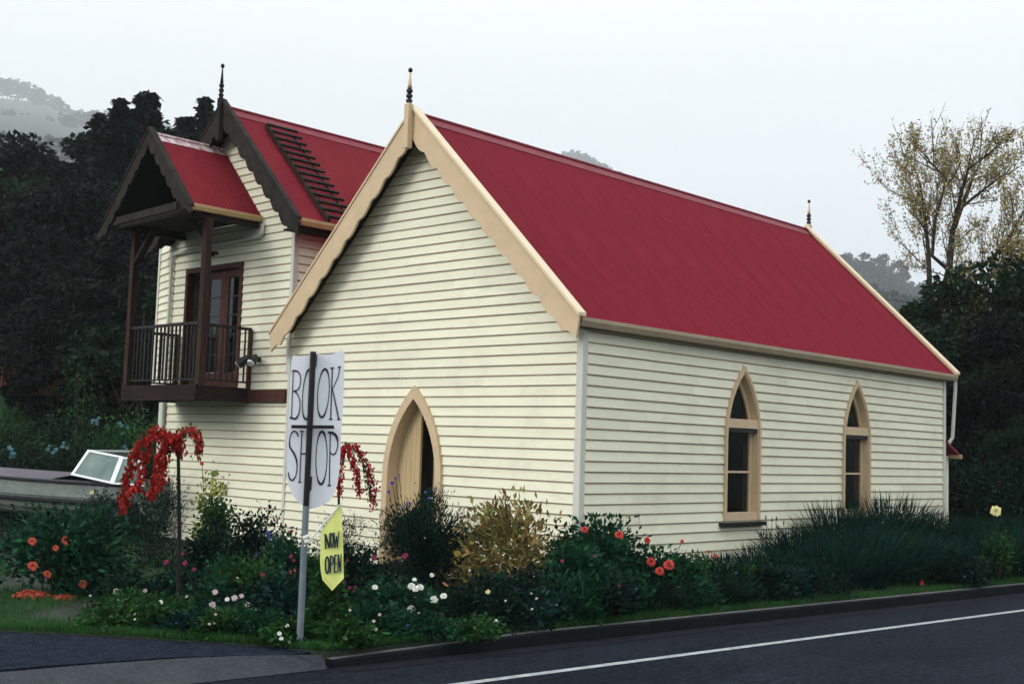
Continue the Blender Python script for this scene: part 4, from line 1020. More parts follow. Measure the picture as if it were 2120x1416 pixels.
def clump(px, py, w_, h, label, n=900, lf='blade_dark', group=None, pos=None, cat='grass clump', lean=.35, wd=.012, name='grass_clump', tl=(.4, 1.6)):
    g = G(px, py) if pos is None else np.array([pos[0], pos[1], -.3]); r_ = empty(name, g, label, cat, group)
    C = []; D = []; L_ = []
    for i in range(n):
        a = random.uniform(0, 2*math.pi); rr = w_*.45*math.sqrt(random.random()); x, y = rr*math.cos(a), rr*math.sin(a)
        hh = h*random.uniform(.55, 1.12); o_ = Vector((math.cos(a), math.sin(a), 0))*(rr/w_*2*lean+random.gauss(0, .12))+Vector((random.gauss(0, .1), random.gauss(0, .1), 0))
        p = Vector((x, y, 0)); d = Vector((o_.x, o_.y, 1)).normalized(); k = 4
        for s_ in range(k):
            q = p+d*hh/k; C.append((p+q)/2); D.append(q-p); L_.append(hh/k*1.25); p = q; d = Vector((d.x+o_.x*.28, d.y+o_.y*.28, d.z-.10)).normalized()
    n2 = len(C); L_ = np.array(L_)
    leaf_obj('blades', leaf_mesh('blades', np.array(C), np.array(D), L_, wd*rng.uniform(.7, 1.4, n2), tints(n2, *tl, hue=.1)), lf, r_)
    return r_
def stalks(px, py, w_, h, label, n=26, group=None, seed='dark', flower=None, name='stalk_plant', cat='plant', leafy=True):
    """thin upright stalks with seed heads in front of the wall"""
    g = G(px, py); r_ = empty(name, g, label, cat, group); b = MB(); C = []; D = []
    for i in range(n):
        a = random.uniform(0, 6.28); rr = w_*math.sqrt(random.random()); x, y = rr*math.cos(a), rr*math.sin(a); hh = h*random.uniform(.5, 1.05)
        lx, lyy = random.gauss(0, .07)*hh, random.gauss(0, .07)*hh
        P = [(x, y, 0), (x+lx*.4, y+lyy*.4, hh*.5), (x+lx, y+lyy, hh)]; b.tube(P, [.006, .005, .0035], 4, cap=False)
        b.tube([(x+lx, y+lyy, hh-.02), (x+lx, y+lyy, hh+.01), (x+lx, y+lyy, hh+.05)], [.006, .013, .003], 5)
        if leafy:
            for k in range(7):
                t = random.uniform(.05, .8); C.append((x+lx*t+random.gauss(0, .02), y+lyy*t+random.gauss(0, .02), hh*t)); D.append((random.gauss(0, 1), random.gauss(0, 1), .6))
        if flower and i % 3 == 0: bloom(r_, Vector(g)+Vector((x+lx, y+lyy, hh+.03)), flower, 1.0)
    b.build('stem', 'stem', r_)
    if C: nn = len(C); leaf_obj('foliage', leaf_mesh('foliage', np.array(C), np.array(D), .08, .02, tints(nn)), 'leaf_blue', r_)
    return r_
# weeping red standards
def weeping(px_base, py_base, top_px, label, arcs, leafmats, stem_r=.022, group='weeping standards with red autumn leaves', dist=None):
    g = G(px_base, py_base); r_ = empty('weeping_tree', g, label, 'tree', group)
    dh = math.hypot(g[0]-CAM[0], g[1]-CAM[1])
    top = AT(top_px[0], top_px[1], dh)-g
    MB().tube([(0, 0, 0), (top[0]*.4+.01, top[1]*.4, top[2]*.5), tuple(top)], [stem_r*1.2, stem_r, stem_r*.8], 8).build('trunk', 'stemdark', r_)
    bb = MB()
    for (pts, mt, dens, dd) in arcs:
        W_ = [AT(x, y, dh+dd*min(1, i/2))-g for i, (x, y) in enumerate(pts)]
        W_ = [top]+W_ if False else W_
        bb.tube(W_, [.010]+[.006]*(len(W_)-1), 5, cap=False)
        C = []; D = []
        for i in range(len(W_)-1):
            L_ = np.linalg.norm(W_[i+1]-W_[i]); k = int(dens*L_)
            for _ in range(k):
                t = random.random(); p = W_[i]*(1-t)+W_[i+1]*t; C.append(p+rng.normal(0, .026, 3)); D.append((random.gauss(0, .6), random.gauss(0, .6), -1))
        leaf_obj('foliage', leaf_mesh('foliage', np.array(C), np.array(D), .056*rng.uniform(.6, 1.3, len(C)), .034, tints(len(C), .55, 1.5, .12), .1), mt, r_)
    bb.build('branch', 'stemdark', r_)
    return r_
weeping(368, 1285, (369, 925), 'weeping standard with bright red leaves on a thin dark stem left of the house corner', [
    ([(369, 930), (350, 900), (318, 893), (285, 930), (262, 1000), (255, 1060)], 'leaf_red', 330, .1),
    ([(369, 930), (345, 905), (315, 905), (300, 950), (285, 1010), (262, 1020)], 'leaf_red', 300, -.1),
    ([(369, 925), (352, 905), (335, 930), (325, 980), (312, 1035)], 'leaf_red', 420, -.15),
    ([(369, 925), (345, 900), (300, 900), (270, 950), (258, 1010)], 'leaf_olive', 120, .25),
    ([(369, 925), (350, 910), (342, 950), (335, 1000), (320, 1015)], 'leaf_red', 340, .05),
    ([(368, 925), (362, 900), (372, 915), (378, 950)], 'leaf_crimson', 260, .1),
    ([(369, 920), (380, 893), (396, 888), (412, 910), (414, 945)], 'leaf_red', 160, .0),
    ([(369, 920), (380, 893), (400, 890), (414, 915), (408, 950)], 'leaf_olive', 160, .05)], None)
weeping(700, 1215, (700, 945), 'weeping standard with crimson leaves behind the book shop sign', [
    ([(700, 945), (716, 922), (738, 925), (760, 960), (775, 1010), (772, 1058)], 'leaf_crimson', 170, .0),
    ([(700, 945), (712, 928), (728, 945), (740, 985), (744, 1028)], 'leaf_crimson', 330, -.1),
    ([(700, 945), (716, 922), (740, 930), (758, 975), (768, 1035)], 'leaf_olive', 200, .1),
    ([(700, 945), (706, 935), (706, 980), (702, 1030)], 'leaf_crimson', 240, .0),
    ([(700, 945), (690, 925), (676, 935), (665, 980)], 'leaf_crimson', 180, .1)], None, stem_r=.018)

D_ = 'leaf_dahlia'
shrub(140, 1228, .75, .98, D_, 'dahlia bush with coral blooms at the left end of the garden bed', name='dahlia_bush', n=5200, leafL=.095, leafW=.05, group='flowering bushes in the garden bed', clump=34,
      flowers=[(67, 1120, 'orange', 1), (137, 1118, 'orange', 1.1), (115, 1134, 'orange', .8), (68, 1171, 'orange', 1.2), (98, 1188, 'orange', 1), (171, 1208, 'orange', 1.1)])
shrub(60, 1140, .8, .55, 'leaf_dark', 'low dark bush under the boat bow', n=2200)
shrub(300, 1175, .62, 1.30, 'leaf_dark', 'dark fine-leaved bush below the red weeping tree', n=5200, leafL=.06, leafW=.014, up=1.0, shape='col')
shrub(215, 1120, .55, .95, 'leaf_blue', 'loose bush against the boat hull', n=2200, leafL=.07, leafW=.02, up=.8, flowers=[(190, 1020, 'cream', .7)])
shrub(262, 1282, .35, .30, 'leaf_fresh', 'low bright green plant at the bed edge left of the weeping tree stem', n=900, leafL=.07)
shrub(330, 1300, .42, .34, 'leaf_fresh', 'low spreading green plant at the foot of the weeping tree', n=1200, leafL=.08)
shrub(430, 1292, .40, .45, D_, 'green bush with pink flowers right of the weeping tree stem', n=1800, group=None, flowers=[(344, 1163, 'pink', .6), (383, 1165, 'pink', .6), (378, 1146, 'pink', .4), (402, 1178, 'pink', .5)])
shrub(415, 1230, .42, .95, 'leaf_dark', 'dark leafy bush in the middle of the left bed', n=3000, shape='col')
shrub(440, 1190, .34, 1.15, 'leaf_fresh', 'upright green rose bush against the house wall', n=2000, leafL=.06, leafW=.04, shape='col', stems=12, flowers=[(418, 960, 'coral', .55), (480, 1152, 'pink', .9)])
shrub(470, 1296, .38, .34, 'leaf_blue', 'low bush with clustered pale flowers in the front of the bed', n=1500, flowers=[(440, 1252, 'pale', 1.2), (450, 1262, 'pale', 1.3), (458, 1270, 'white', .6), (470, 1240, 'white', .6), (485, 1237, 'pale', 1.1), (460, 1280, 'white', .5), (482, 1283, 'white', .6), (512, 1250, 'pale', 1), (525, 1262, 'pale', 1), (445, 1225, 'pale', 1), (455, 1285, 'pale', 1.2), (500, 1233, 'pale', .8)])
shrub(250, 1262, .32, .34, 'leaf_dark', 'low dark plant with pale pink flowers near the driveway edge', n=900, flowers=[(240, 1223, 'pale', 1), (262, 1240, 'pale', .9), (245, 1256, 'pale', 1), (327, 1248, 'pale', .9), (300, 1222, 'pale', .9)])
shrub(545, 1215, .52, 1.02, 'leaf_dark', 'dark bush with blue flower spikes left of the sign pole', n=4200, shape='dome', flowers=[(553, 1102, 'blue', 1), (560, 1108, 'blue', 1.1), (566, 1112, 'blue', 1), (572, 1118, 'blue', 1), (558, 1116, 'blue', .9), (531, 1148, 'blue', .8)])
shrub(520, 1285, .42, .62, 'leaf_fresh', 'fresh green rose bush left of the sign pole base', n=2000, leafL=.075, leafW=.05, flowers=[(606, 1182, 'orange', .7)])
shrub(590, 1300, .36, .55, 'leaf_blue', 'small blue green bush beside the sign pole base', n=1400, leafL=.08, leafW=.05)
shrub(600, 1235, .42, .80, D_, 'green bush behind the sign pole', n=2400)
shrub(672, 1322, .24, .78, 'leaf_fresh', 'narrow climbing rose plant under the yellow flag', n=1500, leafL=.075, leafW=.05, shape='col', stems=6)
shrub(745, 1260, .42, .70, 'leaf_dark', 'dark bush with purple sprays right of the yellow flag', n=2800, flowers=[(713, 1205, 'pink', .5), (724, 1216, 'pink', .5), (734, 1222, 'pink', .6), (747, 1231, 'orange', .45), (774, 1152, 'pink', .6), (778, 1277, 'pink', .5), (735, 1215, 'pink', .5)])
shrub(700, 1180, .45, .85, 'leaf_dark', 'feathery bush behind the yellow flag', n=2600, leafL=.06, leafW=.012, up=.9, shape='col')
shrub(860, 1205, .52, 1.28, 'leaf_blue', 'tall lavender bush in front of the open church door', n=9500, leafL=.08, leafW=.016, up=1.0, shape='dome', flowers=[(812, 1000, 'violet', 1.3), (818, 990, 'violet', .9), (826, 982, 'violet', .7), (805, 1018, 'violet', 1.1), (836, 1050, 'violet', 1), (848, 1042, 'violet', .9), (880, 1018, 'violet', .8), (888, 1030, 'violet', .8), (900, 1012, 'violet', .7), (560, 1100, 'violet', .1)])
shrub(900, 1235, .55, 1.12, 'leaf_dark', 'dark green bush below the open church door', n=7500, leafL=.07, leafW=.016, up=.8, flowers=[(839, 1150, 'pink', .9)])
shrub(960, 1195, .40, 1.05, 'leaf_blue', 'blue green bush right of the open church door', n=2600, leafL=.07, leafW=.016, up=.8)
shrub(1062, 1248, .72, 1.30, 'leaf_bronze', 'bronze and gold leaved peony bush right of the church door', n=3400, name='peony_bush', leafL=.12, leafW=.04, up=.4, group='flowering bushes in the garden bed', hue=.22, clump=30, tl=(.45, 1.5))
shrub(1080, 1282, .50, .52, 'leaf_dark', 'dark bush in front of the bronze peony', n=3000)
shrub(830, 1300, .52, .50, D_, 'green mound with white dahlia blooms near the kerb', name='dahlia_bush', n=3600, leafL=.085, leafW=.03, group='flowering bushes in the garden bed',
      flowers=[(776, 1215, 'white', .8), (852, 1213, 'white', 1.1), (860, 1218, 'white', .9), (869, 1215, 'white', 1), (898, 1240, 'white', 1.1), (918, 1233, 'white', .9), (851, 1260, 'white', 1.1), (832, 1271, 'white', 1), (858, 1199, 'white', .6), (894, 1190, 'white', .6), (914, 1295, 'white', .9), (947, 1312, 'white', .9), (957, 1309, 'white', .9), (825, 1336, 'white', .9)])
shrub(1000, 1290, .50, .52, 'leaf_dark', 'dark low bush behind the kerb below the peony', n=2600, flowers=[(972, 1180, 'pale', .5), (1010, 1225, 'cream', .5)])
shrub(965, 1318, .40, .20, 'leaf_fresh', 'low bright ground plant at the kerb edge', n=1300, leafL=.06)
shrub(1185, 1262, .52, .74, 'leaf_dahlia', 'deep green dahlia bush at the front corner of the church', n=5200, leafL=.12, leafW=.035, group=None, name='dahlia_bush', clump=34)
shrub(1240, 1240, .62, 1.0, D_, 'large dahlia bush with red blooms standing by the church corner', name='dahlia_bush', n=5600, leafL=.095, leafW=.045, group='flowering bushes in the garden bed', clump=36,
      flowers=[(1211, 1096, 'coral', .85), (1282, 1107, 'coral', 1.1), (1340, 1118, 'coral', .8), (1260, 1102, 'cream', .2)])
shrub(1345, 1242, .52, .66, D_, 'bright green dahlia bush with three coral blooms', name='dahlia_bush', n=4200, leafL=.09, leafW=.045, group='flowering bushes in the garden bed',
      flowers=[(1348, 1163, 'coral', 1.1), (1385, 1169, 'coral', 1.35), (1366, 1182, 'coral', 1.15), (1403, 1225, 'coral', 1.35), (1412, 1120, 'coral', .5)])
shrub(1430, 1240, .40, .60, 'leaf_fresh', 'low green bush below the near church window', n=2400, flowers=[(1468, 1142, 'coral', .4), (1481, 1150, 'coral', .55)])
for (px_, py_, w_, h_, lb) in [(1545, 1190, .34, .95, 'thin dry stalks in front of the side wall under the near window'), (1600, 1195, .30, .9, 'tall thin stalks between the two church windows'), (1400, 1185, .5, .75, 'sparse flower stalks behind the coral dahlias'),
                               (560, 1130, .45, .95, 'sparse dark seed stalks against the house wall'), (660, 1140, .5, .95, 'sparse seed stalks against the church front wall below the sign'), (850, 1110, .4, 1.0, 'wispy stalks in front of the church door'), (480, 1110, .3, 1.1, 'tall seed stalks beside the upright rose bush'), (950, 1110, .3, .95, 'wispy stalks right of the church door'), (1290, 1170, .4, .9, 'bud stalks rising beside the church corner')]:
    stalks(px_, py_, w_, h_, lb, n=24)
for k, (px_, py_, w_, h_, lb) in enumerate([(1500, 1232, .55, .55, 'short dark grass clump behind the kerb below the near window'), (1580, 1224, .55, .62, 'short dark grass clump between the two windows'),
        (1660, 1205, .7, .85, 'dark arching grass clump left of the far window'), (1745, 1190, .9, 1.15, 'large dark arching grass clump under the far window'), (1840, 1178, .9, 1.25, 'tallest dark grass clump right of the far window'),
        (1700, 1222, .6, .45, 'low grass clump at the kerb under the far window'), (1930, 1175, .9, 1.0, 'dark grass clump at the far church corner'), (2010, 1175, .9, .85, 'dark grass clump past the far church corner'), (2090, 1165, .9, .9, 'dark grass clump at the right edge of the view')]):
    clump(px_, py_, w_, h_, lb, n=int(900*w_/.6), group='dark grass clumps along the church side')
shrub(1545, 1240, .32, .42, 'leaf_fresh', 'small leafy plant at the kerb under the near window', n=1000)
shrub(1640, 1232, .32, .42, 'leaf_fresh', 'small leafy plant at the kerb between the grass clumps', n=1000)
shrub(1480, 1248, .34, .34, 'leaf_blue', 'small bushy plant at the kerb right of the coral dahlias', n=1000)
shrub(1880, 1210, .32, .75, 'leaf_fresh', 'light green plant in front of the tallest grass clump', n=900, shape='col', flowers=[(1907, 1206, 'coral', .8)])
shrub(2062, 1205, .30, 1.0, 'leaf_fresh', 'single pale yellow rose plant at the right', n=800, shape='col', flowers=[(2062, 1058, 'cream', 1.6)])
shrub(1990, 1212, .5, .5, 'leaf_dark', 'low dark bush near the kerb at the right', n=1800, flowers=[(1997, 1194, 'violet', .8)])
shrub(428, 1165, .30, 1.62, 'leaf_yellow', 'yellow leaved rose stems in front of the house wall', name='rose_bush', n=620, leafL=.085, leafW=.05, shape='col', stems=9, group='flowering bushes in the garden bed')
shrub(468, 1130, .17, 1.55, 'leaf_yellow', 'small yellow leaved rose shoot against the house wall', name='rose_bush', n=300, leafL=.075, leafW=.045, shape='col', stems=4, group='flowering bushes in the garden bed')
FILL = [(215, 1300, .3, .2, 'leaf_fresh'), (390, 1312, .34, .26, 'leaf_blue'), (455, 1318, .32, .24, 'leaf_fresh'), (540, 1322, .34, .30, 'leaf_dahlia'), (590, 1332, .26, .2, 'leaf_fresh'), (360, 1262, .4, .5, 'leaf_blue'), (490, 1262, .4, .6, 'leaf_dahlia'),
        (720, 1335, .30, .26, 'leaf_fresh'), (770, 1322, .34, .32, 'leaf_dahlia'), (880, 1322, .34, .3, 'leaf_dahlia'), (935, 1300, .36, .42, 'leaf_dark'), (1050, 1302, .36, .36, 'leaf_dark'), (1110, 1296, .36, .44, 'leaf_blue'), (1180, 1290, .36, .5, 'leaf_dahlia'),
        (1250, 1284, .36, .5, 'leaf_dark'), (1310, 1276, .36, .46, 'leaf_dahlia'), (1380, 1268, .36, .42, 'leaf_dark'), (1440, 1262, .34, .38, 'leaf_dahlia'), (1520, 1254, .36, .4, 'leaf_dark'), (1600, 1246, .36, .46, 'leaf_dark'), (1690, 1240, .4, .5, 'leaf_dark'),
        (1640, 1243, .36, .4, 'leaf_blue'), (1975, 1214, .40, .45, 'leaf_dark')]
FLAB = ['low bright border plant at the driveway edge left of the weeping tree', 'low blue green border plant right of the weeping tree foot', 'small bright border plant at the driveway edge below the pale flowers', 'green border plant at the bed edge left of the sign pole', 'small bright plant right at the foot of the sign pole',
        'blue green bush just behind the thin weeping tree stem', 'green bush behind the clustered pale flowers', 'small bright plant at the kerb right under the yellow flag', 'green border plant at the kerb left of the white dahlias', 'green border plant at the kerb under the white dahlias', 'dark border plant right of the white dahlias',
        'dark border plant below the bronze peony at the kerb', 'blue green border plant right below the bronze peony', 'green border plant under the church corner', 'dark border plant under the large red dahlia bush', 'green border plant right of the church corner at the kerb', 'dark border plant below the three coral dahlias',
        'green border plant right of the coral dahlias at the kerb', 'dark border plant below the near church window', 'dark border plant between the two church windows', 'dark border plant left of the far church window', 'blue green border plant left below the far church window', 'dark border plant near the kerb at the far right']
for px_, py_, w_, h_, lb in [(1720, 1226, .6, .75, 'front grass clump below the far church window'), (1790, 1219, .65, .9, 'front grass clump right of the far church window'), (1870, 1211, .65, .85, 'front grass clump below the far church corner'), (1945, 1206, .6, .7, 'front grass clump past the far church corner'), (2040, 1200, .7, .75, 'front grass clump near the pale yellow rose'), (2110, 1195, .7, .8, 'front grass clump at the right edge of the view')]:
    clump(px_, py_, w_, h_, lb, n=850, group='dark grass clumps along the church side')
for i, (px_, py_, w_, h_, lf) in enumerate(FILL):
    shrub(px_, py_, w_, h_, lf, FLAB[i], name='border_plant', n=1500, leafL=random.choice([.06, .08, .10]), leafW=random.choice([.02, .03, .045]), up=random.uniform(.1, .8), group='low border plants along the front of the bed', clump=16, stems=4)
# small scattered blossoms on the bedding plants
for r_ in list(PLANTS):
    q = Vector(r_.location); inb = q.x < kx(q.y)-.2 and -6.5 < q.y < 1.0 and q.x > -8
    if not inb or r_.name.startswith('peony') or random.random() < .5: continue
    fo = [c_ for c_ in r_.children if c_.name.startswith('foliage')]
    if not fo: continue
    vs = fo[0].data.vertices; kd = random.choice(['pale', 'pink', 'violet', 'pale', 'white'])
    for _ in range(random.randint(2, 5)):
        best = max((vs[random.randrange(len(vs))].co for _k in range(14)), key=lambda c_: c_.z*.8+(c_.x*.6-c_.y*.6))
        bloom(r_, q+Vector(best)+Vector((.03, -.03, .02)), kd, random.uniform(.25, .6))
# fallen petals on the grass
pe = empty('fallen_petals', G(85, 1236), 'heap of fallen orange petals on the grass by the driveway', 'petals')
pts = []
for cx_, cy_, n_ in ((65, 1235, 150), (80, 1237, 110), (130, 1243, 60), (45, 1238, 40)):
    for _ in range(n_):
        g_ = G(cx_+random.gauss(0, 9), cy_+random.gauss(0, 1.8)); pts.append(g_-np.array(pe.location)+np.array([0, 0, random.uniform(.01, .05)]))
leaf_obj('petal', leaf_mesh('petal', np.array(pts), rdir(len(pts)), .07, .05, np.ones(len(pts))), 'pet_orange', pe)['kind'] = 'stuff'

# --- trees
def tree_proto(name, kind, h, w_, lf, n, seed, leafL=.3, bark='bark'):
    global rng
    st = rng; rng = np.random.default_rng(seed); random.seed(seed)
    r_ = bpy.data.objects.new(name, None); COL.objects.link(r_); tb = MB(); C = []; D = []
    lean = (random.uniform(-.04, .04)*h, random.uniform(-.04, .04)*h)
    def axis(t): return np.array([lean[0]*t*t, lean[1]*t*t, h*t])
    tb.tube([axis(t) for t in (0, .15, .4, .7, .92)], [h*.024, h*.018, h*.014, h*.008, h*.003], 8)
    if kind == 'conifer':
        K = 90
        for i in range(K):
            t = .08+.92*(i/K)**.9; rad = w_*(1-t)**.85*random.uniform(.35, 1.25)+.12; a = i*2.4+random.random(); tip = axis(t)+np.array([math.cos(a)*rad, math.sin(a)*rad, rad*random.uniform(-.1, .3)])
            tb.tube([axis(t), tip], [h*.004, h*.001], 4, cap=False)
            k = int(n/K); s_ = rng.random(k)[:, None]**.6; P = axis(t)*(1-s_)+tip*s_+rng.normal(0, .16*rad+.1, (k, 3))*np.array([1, 1, .6]); C.append(P); D.append(np.tile(tip-axis(t), (k, 1))/max(rad, .1)+rdir(k)*.7)
    else:
        K = {'round': 46, 'gum': 38, 'bushy': 40}[kind]; cen = []
        lo = {'round': .22, 'gum': .22, 'bushy': .08}[kind]
        for i in range(K):
            for _ in range(30):
                p = rng.uniform(-1, 1, 3)
                if np.dot(p, p) < 1 and (np.dot(p, p) > .2): break
            c_ = np.array([p[0]*w_*.8, p[1]*w_*.8, h*(lo+(1-lo)*.5*(1+p[2]*.95))])+axis(.7)*np.array([1, 1, 0]); cen.append(c_)
            t0 = random.uniform(.25, .75)
            if i % 2 == 0: m_ = (axis(t0)+c_)/2+np.array([0, 0, -.04*h]); tb.tube([axis(t0), m_, c_], [h*.007, h*.004, h*.0015], 5, cap=False)
            k = int(n/K); sr = w_*random.uniform(.13, .27)*(1.0 if kind != 'gum' else .9)
            q = rng.normal(size=(k, 3)); q /= np.linalg.norm(q, axis=1)[:, None]; q *= (rng.random(k)[:, None]**.4)*sr*np.array([1.15, 1.15, .75])
            C.append(c_+q); D.append(q/sr+rdir(k)*.8+np.array([0, 0, -.2 if kind == 'gum' else .1]))
    C = np.concatenate(C); D = np.concatenate(D); nn = len(C)
    tb.build('trunk', bark, r_)
    leaf_obj('crown', leaf_mesh('crown', C, D, leafL*rng.uniform(.6, 1.4, nn), leafL*.5*rng.uniform(.7, 1.3, nn), tints(nn, .45, 1.7, .1), .1), lf, r_)
    rng = st; return r_
def place(proto, x, y, z, sc, rz, label, cat='tree', group=None, first={}):
    k = proto.name
    if k not in first:
        first[k] = 1; proto.location = (x, y, z); proto.rotation_euler = (0, 0, rz); proto.scale = (sc,)*3; tag(proto, label, cat, group); return proto
    return copy_tree(proto, (x, y, z), rz, sc, label, group)
conA = tree_proto('conifer_tree', 'conifer', 15, 4.2, 'leaf_tree', 13000, 11, .42)
conB = tree_proto('conifer_tree', 'conifer', 17, 3.6, 'leaf_tree', 12000, 12, .42)
dkA = tree_proto('dark_tree', 'bushy', 12, 5.0, 'leaf_tree', 16000, 13, .36)
dkB = tree_proto('dark_tree', 'bushy', 10, 4.6, 'leaf_treeg', 14000, 14, .34)
gumA = tree_proto('gum_tree', 'gum', 17, 5.0, 'leaf_gum', 5200, 15, .62, 'bark_pale')
gumB = tree_proto('gum_tree', 'gum', 14, 4.2, 'leaf_gum', 4600, 16, .58, 'bark_pale')
gumC = tree_proto('gum_tree', 'round', 12, 4.6, 'leaf_gum', 5200, 17, .55, 'bark_pale')
def top_at(proto_h, px, py, dist):
    """place a tree so that its top is seen at px,py at that distance; returns x,y,ground z,scale"""
    p = AT(px, py, dist); z = hill(p[0], p[1]); z = max(z, -.3) if dist < 60 else z
    return p[0], p[1], z-.1, max(.35, (p[2]-z)/proto_h)
# dark wood on the left: (px, py of top, distance, proto, height)
LW = [(-90, 300, 58, dkA, 12), (-10, 285, 56, dkB, 10), (45, 292, 60, dkA, 12), (105, 280, 57, dkA, 12), (160, 268, 62, dkB, 10), (205, 235, 55, conA, 15), (252, 205, 52, conB, 17), (312, 190, 54, conA, 15), (345, 235, 56, dkA, 12),
      (385, 240, 58, conA, 15), (428, 203, 60, conB, 17), (470, 270, 62, dkA, 12), (540, 300, 64, dkA, 12), (600, 330, 66, dkB, 10), (150, 390, 47, dkA, 12), (230, 380, 46, dkA, 12), 
      (200, 470, 42, dkA, 12), (270, 430, 42, dkA, 12), (330, 480, 44, dkA, 12), (160, 570, 39, dkA, 12), (250, 560, 38, dkA, 12), (300, 600, 36, dkB, 10)]
CONL = {205: 'dark conifer at the left shoulder of the left wood', 252: 'dark conifer with a broad crown left of the porch gable', 312: 'tallest dark conifer standing behind the porch gable', 385: 'dark conifer between the porch gable and the house gable', 428: 'narrow dark conifer just left of the house gable finial'}
for i, (px_, py_, ds, pr, ph) in enumerate(LW):
    x, y, z, s_ = top_at(ph, px_, py_, ds)
    lb = 'tall dark conifer rising above the wood on the left' if pr in (conA, conB) else ('dark dense tree on the skyline of the wood at the left' if py_ < 350 else 'dark dense tree in the wood behind the house')
    lb = CONL.get(px_, lb); gp = 'dark conifers at the top of the left wood' if pr in (conA, conB) else ('skyline trees of the left wood' if py_ < 350 else 'trees inside the left wood')
    place(pr, x, y, z, s_, random.uniform(0, 6.28), lb, 'tree', gp)
# misty ridge trees
def ridge_trees(p0, p1, n, tops, lab, grp, d0=780, d1=860, jit=10, sm=(1.3, 2.3)):
    for i in range(n):
        px_ = p0+(p1-p0)*(i+random.random()*.8)/n; py_ = float(np.interp(px_, [t[0] for t in tops], [t[1] for t in tops]))+abs(random.gauss(0, jit))
        ds = random.uniform(d0, d1); pr, ph = random.choice([(gumA, 17), (gumB, 14), (gumC, 12)])
        p = AT(px_, py_, ds); z = hill(p[0], p[1]); s_ = (p[2]-z)/ph
        s_ = min(max(s_, sm[0]), sm[1]); z = p[2]-s_*ph
        place(pr, p[0], p[1], min(z, hill(p[0], p[1])), s_, random.uniform(0, 6.28), lab, 'tree', grp)
ridge_trees(-140, 200, 38, [(-140, 148), (0, 156), (60, 163), (110, 193), (150, 220), (200, 226)], 'pale misty gum tree on the ridge at the upper left', 'misty trees on the left ridge', 2199, 2368, 5, (2.86, 4.68))
ridge_trees(-140, 480, 52, [(-140, 200), (100, 232), (230, 226), (300, 235), (480, 300)], 'misty gum tree on the high hillside at the left', 'misty trees on the high left hillside', 1621, 1974, 8, (2.34, 3.90))
ridge_trees(-140, 480, 30, [(-140, 258), (460, 300)], 'grey green gum tree lower on the left hillside', 'misty trees on the lower left hillside', 705, 987, 8, (1.56, 2.60))
ridge_trees(1155, 1290, 24, [(1150, 318), (1185, 304), (1220, 318), (1250, 334), (1290, 362)], 'faint misty tree showing above the church ridge', 'misty trees above the church ridge', 2115, 2312, 5, (2.86, 4.42))
ridge_trees(1290, 1740, 30, [(1290, 395), (1440, 428), (1463, 412), (1490, 440), (1700, 520), (1740, 535)], 'faint misty tree along the far ridge behind the church', 'misty trees behind the church roof', 2115, 2312, 6, (2.60, 4.16))
ridge_trees(1715, 2120, 46, [(1715, 506), (1765, 502), (1800, 520), (1830, 508), (1860, 528), (1905, 575), (2000, 605), (2120, 600)], 'blue misty tree on the far ridge at the right', 'misty trees on the right ridge', 950, 1100, 5, (2.60, 4.16))
ridge_trees(1740, 2060, 34, [(1740, 555), (1900, 605), (2060, 640)], 'misty tree lower on the right hillside', 'misty trees on the right hillside', 480, 620, 8, (1.43, 2.47))
ridge_trees(1760, 2060, 18, [(1740, 600), (1900, 645), (2060, 670)], 'blue green tree at the foot of the right hillside', 'trees at the foot of the right hillside', 230, 300, 8, (0.60, 1.10))
# dark trees at the right
rt1 = tree_proto('dark_tree', 'bushy', 10, 4.4, 'leaf_treeg', 17000, 21, .27); rt3 = tree_proto('olive_tree', 'bushy', 9, 3.6, 'leaf_oliveg', 12000, 23, .22)
rt2 = tree_proto('dark_tree', 'bushy', 9, 4.2, 'leaf_tree', 16000, 22, .27)
RT = [(2085, 505, 36, rt1, 10, 'tall dark green tree at the right edge behind the bare tree'), (2010, 640, 38, rt2, 9, 'dark tree right of the far church corner'), (1945, 650, 42, rt3, 9, 'olive green tree behind the trunk of the bare tree'),
      (2150, 620, 33, rt2, 9, 'dark tree partly outside the right edge'), (2060, 760, 33, rt2, 9, 'dark spreading tree low at the right'), (1965, 800, 36, rt2, 9, 'dark tree just past the far church corner'), (2110, 850, 31, rt1, 10, 'dark shrubby tree low at the right edge'),
      (2010, 900, 32, rt2, 9, 'dark shrubby tree behind the grass clumps'), (1890, 690, 46, rt3, 9, 'olive green tree behind the rear gable end'), (2180, 900, 30, rt2, 9, 'dark shrub outside the right edge')]
for px_, py_, ds, pr, ph, lb in RT:
    x, y, z, s_ = top_at(ph, px_, py_, ds); place(pr, x, y, -.4, (AT(px_, py_, ds)[2]+.4)/ph, random.uniform(0, 6.28), lb, 'tree', None)
shrub(0, 0, 1.3, 1.5, 'leaf_fresh', 'golden green shrub past the far church corner', pos=G(2040, 1085)[:2], n=5200, leafL=.12, leafW=.06, tl=(.5, 1.4))
for i, (px_, py_, w_, h_, ds) in enumerate([(1990, 1100, 1.4, 2.2, 30), (2080, 1100, 1.5, 2.5, 31), (2150, 1110, 1.5, 2.3, 29)]):
    p = AT(px_, py_, ds); shrub(0, 0, w_, h_, 'leaf_dark', ('dark hedge shrub nearest the far church corner', 'dark hedge shrub in the middle past the far church corner', 'dark hedge shrub at the right edge past the church')[i], pos=p[:2], n=5200, leafL=.13, leafW=.07, group='dark hedge shrubs past the church')

